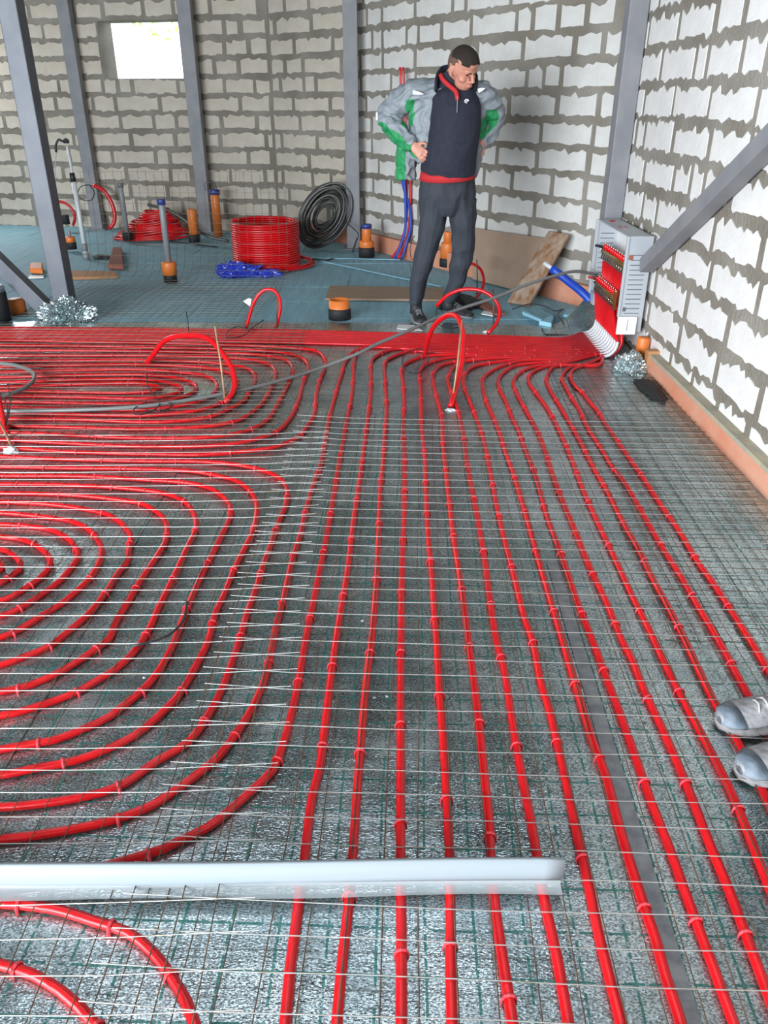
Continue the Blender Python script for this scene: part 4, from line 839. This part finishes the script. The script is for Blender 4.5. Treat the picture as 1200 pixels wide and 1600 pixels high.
# jacket
bm = bmesh.new()
limb(bm, [W_(703, 124, 6.24), W_(702, 133, 6.24), W_(701, 146, 6.24), W_(701, 180, 6.235), W_(698, 220, 6.23), W_(689, 250, 6.23), W_(683, 262, 6.24)], [(.12, .075), (.215, .100), (.262, .120), (.270, .140), (.272, .150), (.285, .15), (.262, .14)], 28)
limb(bm, [W_(640, 225, 6.26), W_(634, 255, 6.26), W_(634, 279, 6.26)], [(.09, .09), (.078, .11), (.078, .11)], 18)
limb(bm, [W_(668, 145, 6.24), W_(646, 145, 6.24), W_(624, 160, 6.27), W_(604, 184, 6.31), W_(622, 207, 6.22), W_(648, 229, 6.12)], [(.09, .09), (.095, .09), (.086, .088), (.080, .078), (.070, .068), (.046, .046)], 18, ru=(0, 1, 0))
limb(bm, [W_(730, 148, 6.24), W_(756, 150, 6.24), W_(768, 166, 6.27), W_(773, 188, 6.33), W_(765, 208, 6.28), W_(752, 226, 6.20)], [(.09, .09), (.088, .088), (.085, .082), (.078, .074), (.062, .062), (.045, .045)], 18, ru=(0, 1, 0))
for v in bm.verts: v.co += Vector((noise.noise(v.co*14), noise.noise(v.co*14+Vector((9, 0, 0))), noise.noise(v.co*14+Vector((0, 9, 0)))))*.012
me = wrinkle(evaluate_remesh(bm, .006, 2, 'jacket'), .013, 14, 1, (1, 1, 1.2))
for k in ('jgrey', 'jgreen', 'jdark'): me.materials.append(M[k])
def seg_d(p, a, b):
    a = Vector(a); b = Vector(b); t_ = max(0, min(1, (p-a).dot(b-a)/(b-a).length_squared)); return (p-(a+(b-a)*t_)).length
fo = [W_(597, 205, 6.24), W_(622, 224, 6.16), W_(650, 240, 6.08)]; st = [W_(626, 232, 6.16), W_(624, 280, 6.16)]
ck = [W_(642, 165, 6.16), W_(636, 192, 6.18)]; rs = [W_(764, 172, 6.24), W_(768, 186, 6.22), W_(754, 206, 6.16)]; cl = [W_(650, 124, 6.22), W_(690, 118, 6.22)]
for p in me.polygons:
    c = p.center; i = 0
    if seg_d(c, fo[0], fo[1]) < .062 or seg_d(c, fo[1], fo[2]) < .045: i = 1
    elif abs(c.x-st[0].x) < .034 and c.z < st[0].z+.02 and c.z > .9: i = 1
    elif seg_d(c, *ck) < .042: i = 1
    elif seg_d(c, rs[0], rs[1]) < .055 or seg_d(c, rs[1], rs[2]) < .05: i = 1
    elif c.z > 1.655: i = 2
    p.material_index = i
link('jacket', me, None, man)
bm = bmesh.new(); cp = [W_(681, 140, 6.10), W_(682, 128, 6.13), W_(686, 118, 6.19), W_(693, 112, 6.26), W_(715, 110, 6.30), W_(735, 116, 6.28), W_(744, 126, 6.22), W_(742, 140, 6.14)]
cpp = catmull(cp, .015); tube(bm, cpp, [(.038, .012)]*len(cpp), 10, ru=(0, 0, 1)); tag(fin('jacket_collar', bm, M['navy'], man, True), 'dark navy stand-up collar')
for qx, nm in (((645, 144), (662, 147)), ((747, 142), (758, 138))):
    a, b = W_(*qx, 6.115), W_(*nm, 6.11); bm = bmesh.new(); tube(bm, [a, (a+b)/2, b], [(.003, .013), (.003, .010), (.003, .002)], 8, ru=(0, 1, 0)); fin('reflective_flash', bm, M['reflect'], man)
bm = bmesh.new(); tube(bm, [W_(590, 176, 6.28), W_(590, 188, 6.27)], [(.012, .008)]*2, 8); fin('reflective_flash', bm, M['reflect'], man)
def shoe(parent, pos, yaw, m_up, m_sole, m_toe, L=.30, Wd=.052, hh=.085, laces=True, name='shoe'):
    mt = Matrix.Translation(pos) @ Matrix.Rotation(yaw, 4, 'Z')   # toe towards local -Y
    root = bpy.data.objects.new(name, None); COL.objects.link(root); root.parent = parent; root.matrix_basis = Matrix.Translation(-Vector(parent.location)) @ mt
    st = [(.00, .030, .050), (.04, .044, .075), (.10, .044, .080), (.15, .046, .062), (.20, .052, .047), (.25, .050, .040), (.285, .036, .032), (.298, .014, .020)]
    def loft(z0, sc, flat=None, y0=0, y1=.4):
        bm = bmesh.new(); rings = []
        for yy, wd, h in st:
            if yy < y0-.001 or yy > y1: continue
            ring = []
            for k in range(14):
                a = 2*math.pi*k/14; x = math.cos(a)*wd*sc; z = math.sin(a)
                z = z0+(flat if flat else h)*(.5+.5*z) if True else 0
                if not flat: x *= (1-.35*max(0, math.sin(a))); z += (sc-1)*h*.8*max(0, math.sin(a))
                ring.append(bm.verts.new((x*Wd/.052, .10-yy*L/.30, z)))
            rings.append(ring)
        for A, B in zip(rings, rings[1:]):
            for k in range(14): bm.faces.new((A[k], A[(k+1) % 14], B[(k+1) % 14], B[k]))
        bm.faces.new(rings[0]); bm.faces.new(rings[-1][::-1]); return bm
    fin('upper', loft(.018, 1.0), m_up, root, True, world=False)
    fin('sole', loft(0, 1.10, .026), m_sole, root, True, world=False)
    fin('toe_cap', loft(.017, 1.05, None, .235), m_toe, root, True, world=False)
    bm = bmesh.new(); tube(bm, [Vector((0, .065, .07)), Vector((0, .055, .10)), Vector((0, .052, .125))], [(.036, .046), (.036, .046), (.035, .044)], 14, ru=(1, 0, 0)); fin('collar', bm, m_up, root, True, world=False)
    if laces:
        for k in range(7):
            y = -.108+k*.020; z = .068+.0056*k; bm = bmesh.new(); s = 1 if k % 2 else -1
            tube(bm, [Vector((-.024, y-s*.004, z-.010)), Vector((-.008, y, z+.005)), Vector((.008, y, z+.005)), Vector((.024, y+s*.004, z-.010))], .0028, 5); fin('lace', bm, M['lace'] if m_up == M['dust'] else M['sole'], root, True, world=False)
    return root
shoe(man, Vector((.205, 6.17, 0)), R(8), M['shoe'], M['sole'], M['shoe'])
shoe(man, Vector((.50, 6.33, 0)), R(42), M['shoe'], M['sole'], M['shoe'])
for p in (legL[-1], legR[-1]):
    bm = bmesh.new(); limb(bm, [p+Vector((0, 0, .06)), Vector((p.x, p.y, .05))], [(.043, .047), (.048, .050)]); fin('sock', bm, M['shoe'], man, True)
# second person: standing just outside the right edge, only the shoes reach the picture
pos = Vector((1.20, 1.63, 0)); p2 = thing('person', 'person at the right edge, only dusty grey lace-up shoes in view', 'person', pos)
shoe(p2, G(1212, 1128)+Vector((.03, .0, .012)), R(-80), M['dust'], M['dustsole'], M['toecap'], L=.31, Wd=.056)
shoe(p2, G(1244, 1198)+Vector((.03, .0, .012)), R(-76), M['dust'], M['dustsole'], M['toecap'], L=.31, Wd=.056)
f1 = G(1212, 1128)+Vector((.09, .01, 0)); f2 = G(1244, 1198)+Vector((.09, .01, 0)); hx = 1.30; hy = (f1.y+f2.y)/2
bm = bmesh.new()
for f, s in ((f1, 1), (f2, -1)): limb(bm, [Vector((f.x, f.y, .09)), Vector((f.x+.03, f.y+s*.02, .30)), Vector((f.x+.02, hy+s*.10, .50)), Vector((hx, hy+s*.09, .86))], [(.06, .065), (.065, .07), (.075, .08), (.09, .10)])
limb(bm, [Vector((hx, hy, .80)), Vector((hx, hy, .98))], [(.11, .16), (.11, .16)])
link('trousers', evaluate_remesh(bm, .009, 2, 'trousers'), M['trouser'], p2)
bm = bmesh.new(); limb(bm, [Vector((hx, hy, .93)), Vector((hx, hy, 1.2)), Vector((hx, hy, 1.42)), Vector((hx, hy, 1.50))], [(.125, .175), (.13, .18), (.12, .20), (.07, .10)])
for s in (1, -1): limb(bm, [Vector((hx, hy+s*.16, 1.42)), Vector((hx+.02, hy+s*.23, 1.16)), Vector((hx-.06, hy+s*.22, .92))], [.065, .052, .042])
link('jacket', evaluate_remesh(bm, .010, 2, 'jacket'), M['navy'], p2)
bm = bmesh.new(); hm2 = Matrix.Translation((hx-.02, hy, 1.66)) @ Matrix.Rotation(R(-90), 4, 'Z') @ Matrix.Rotation(R(20), 4, 'X'); build_head(bm, hm2)
limb(bm, [Vector((hx, hy, 1.62)), Vector((hx, hy, 1.44))], [.058, .062]); limb(bm, [Vector((hx, hy, 1.44)), Vector((hx, hy, .9))], [(.08, .13), (.07, .1)])
for s in (1, -1):
    limb(bm, [Vector((hx, hy+s*.1, 1.40)), Vector((hx, hy+s*.16, 1.40)), Vector((hx+.02, hy+s*.23, 1.16)), Vector((hx-.06, hy+s*.22, .90))], [.05, .045, .036, .027]); hand(bm, Vector((hx-.06, hy+s*.22, .90)), (-.1, 0, -1), (0, s, 0))
    limb(bm, [Vector((hx, hy+s*.08, .95)), Vector((f1.x if s > 0 else f2.x, f1.y if s > 0 else f2.y, .05))], [.07, .035])
link('body', evaluate_remesh(bm, .005, 1, 'body'), M['skin'], p2)
shell(lambda n: n.z > .2-.5*max(0, n.y), (.082, .104, .101), (0, .010, .022), M['hair'], 'hair', p2, hm2)
# small litter on the foil
CW = ['left one of the close pair below the middle', 'right one of the close pair below the middle', 'among the nested rings at left', 'behind, among the bare pipes', 'above the outer ring at centre left', 'beside the right plinth', 'by the upper loop bend', 'left of centre among the mesh wires']
for i, (x, y) in enumerate(((585, 1091), (605, 1089), (225, 1060), (500, 645), (378, 905), (1175, 600), (430, 724), (566, 971))):
    crumple('white_crumb', G(x, y), .006, .006, .005, M['white'], 'tiny white crumb on the foil, '+CW[i], 'crumb', i+3, .4, 1)['group'] = 'white crumbs on the foil'
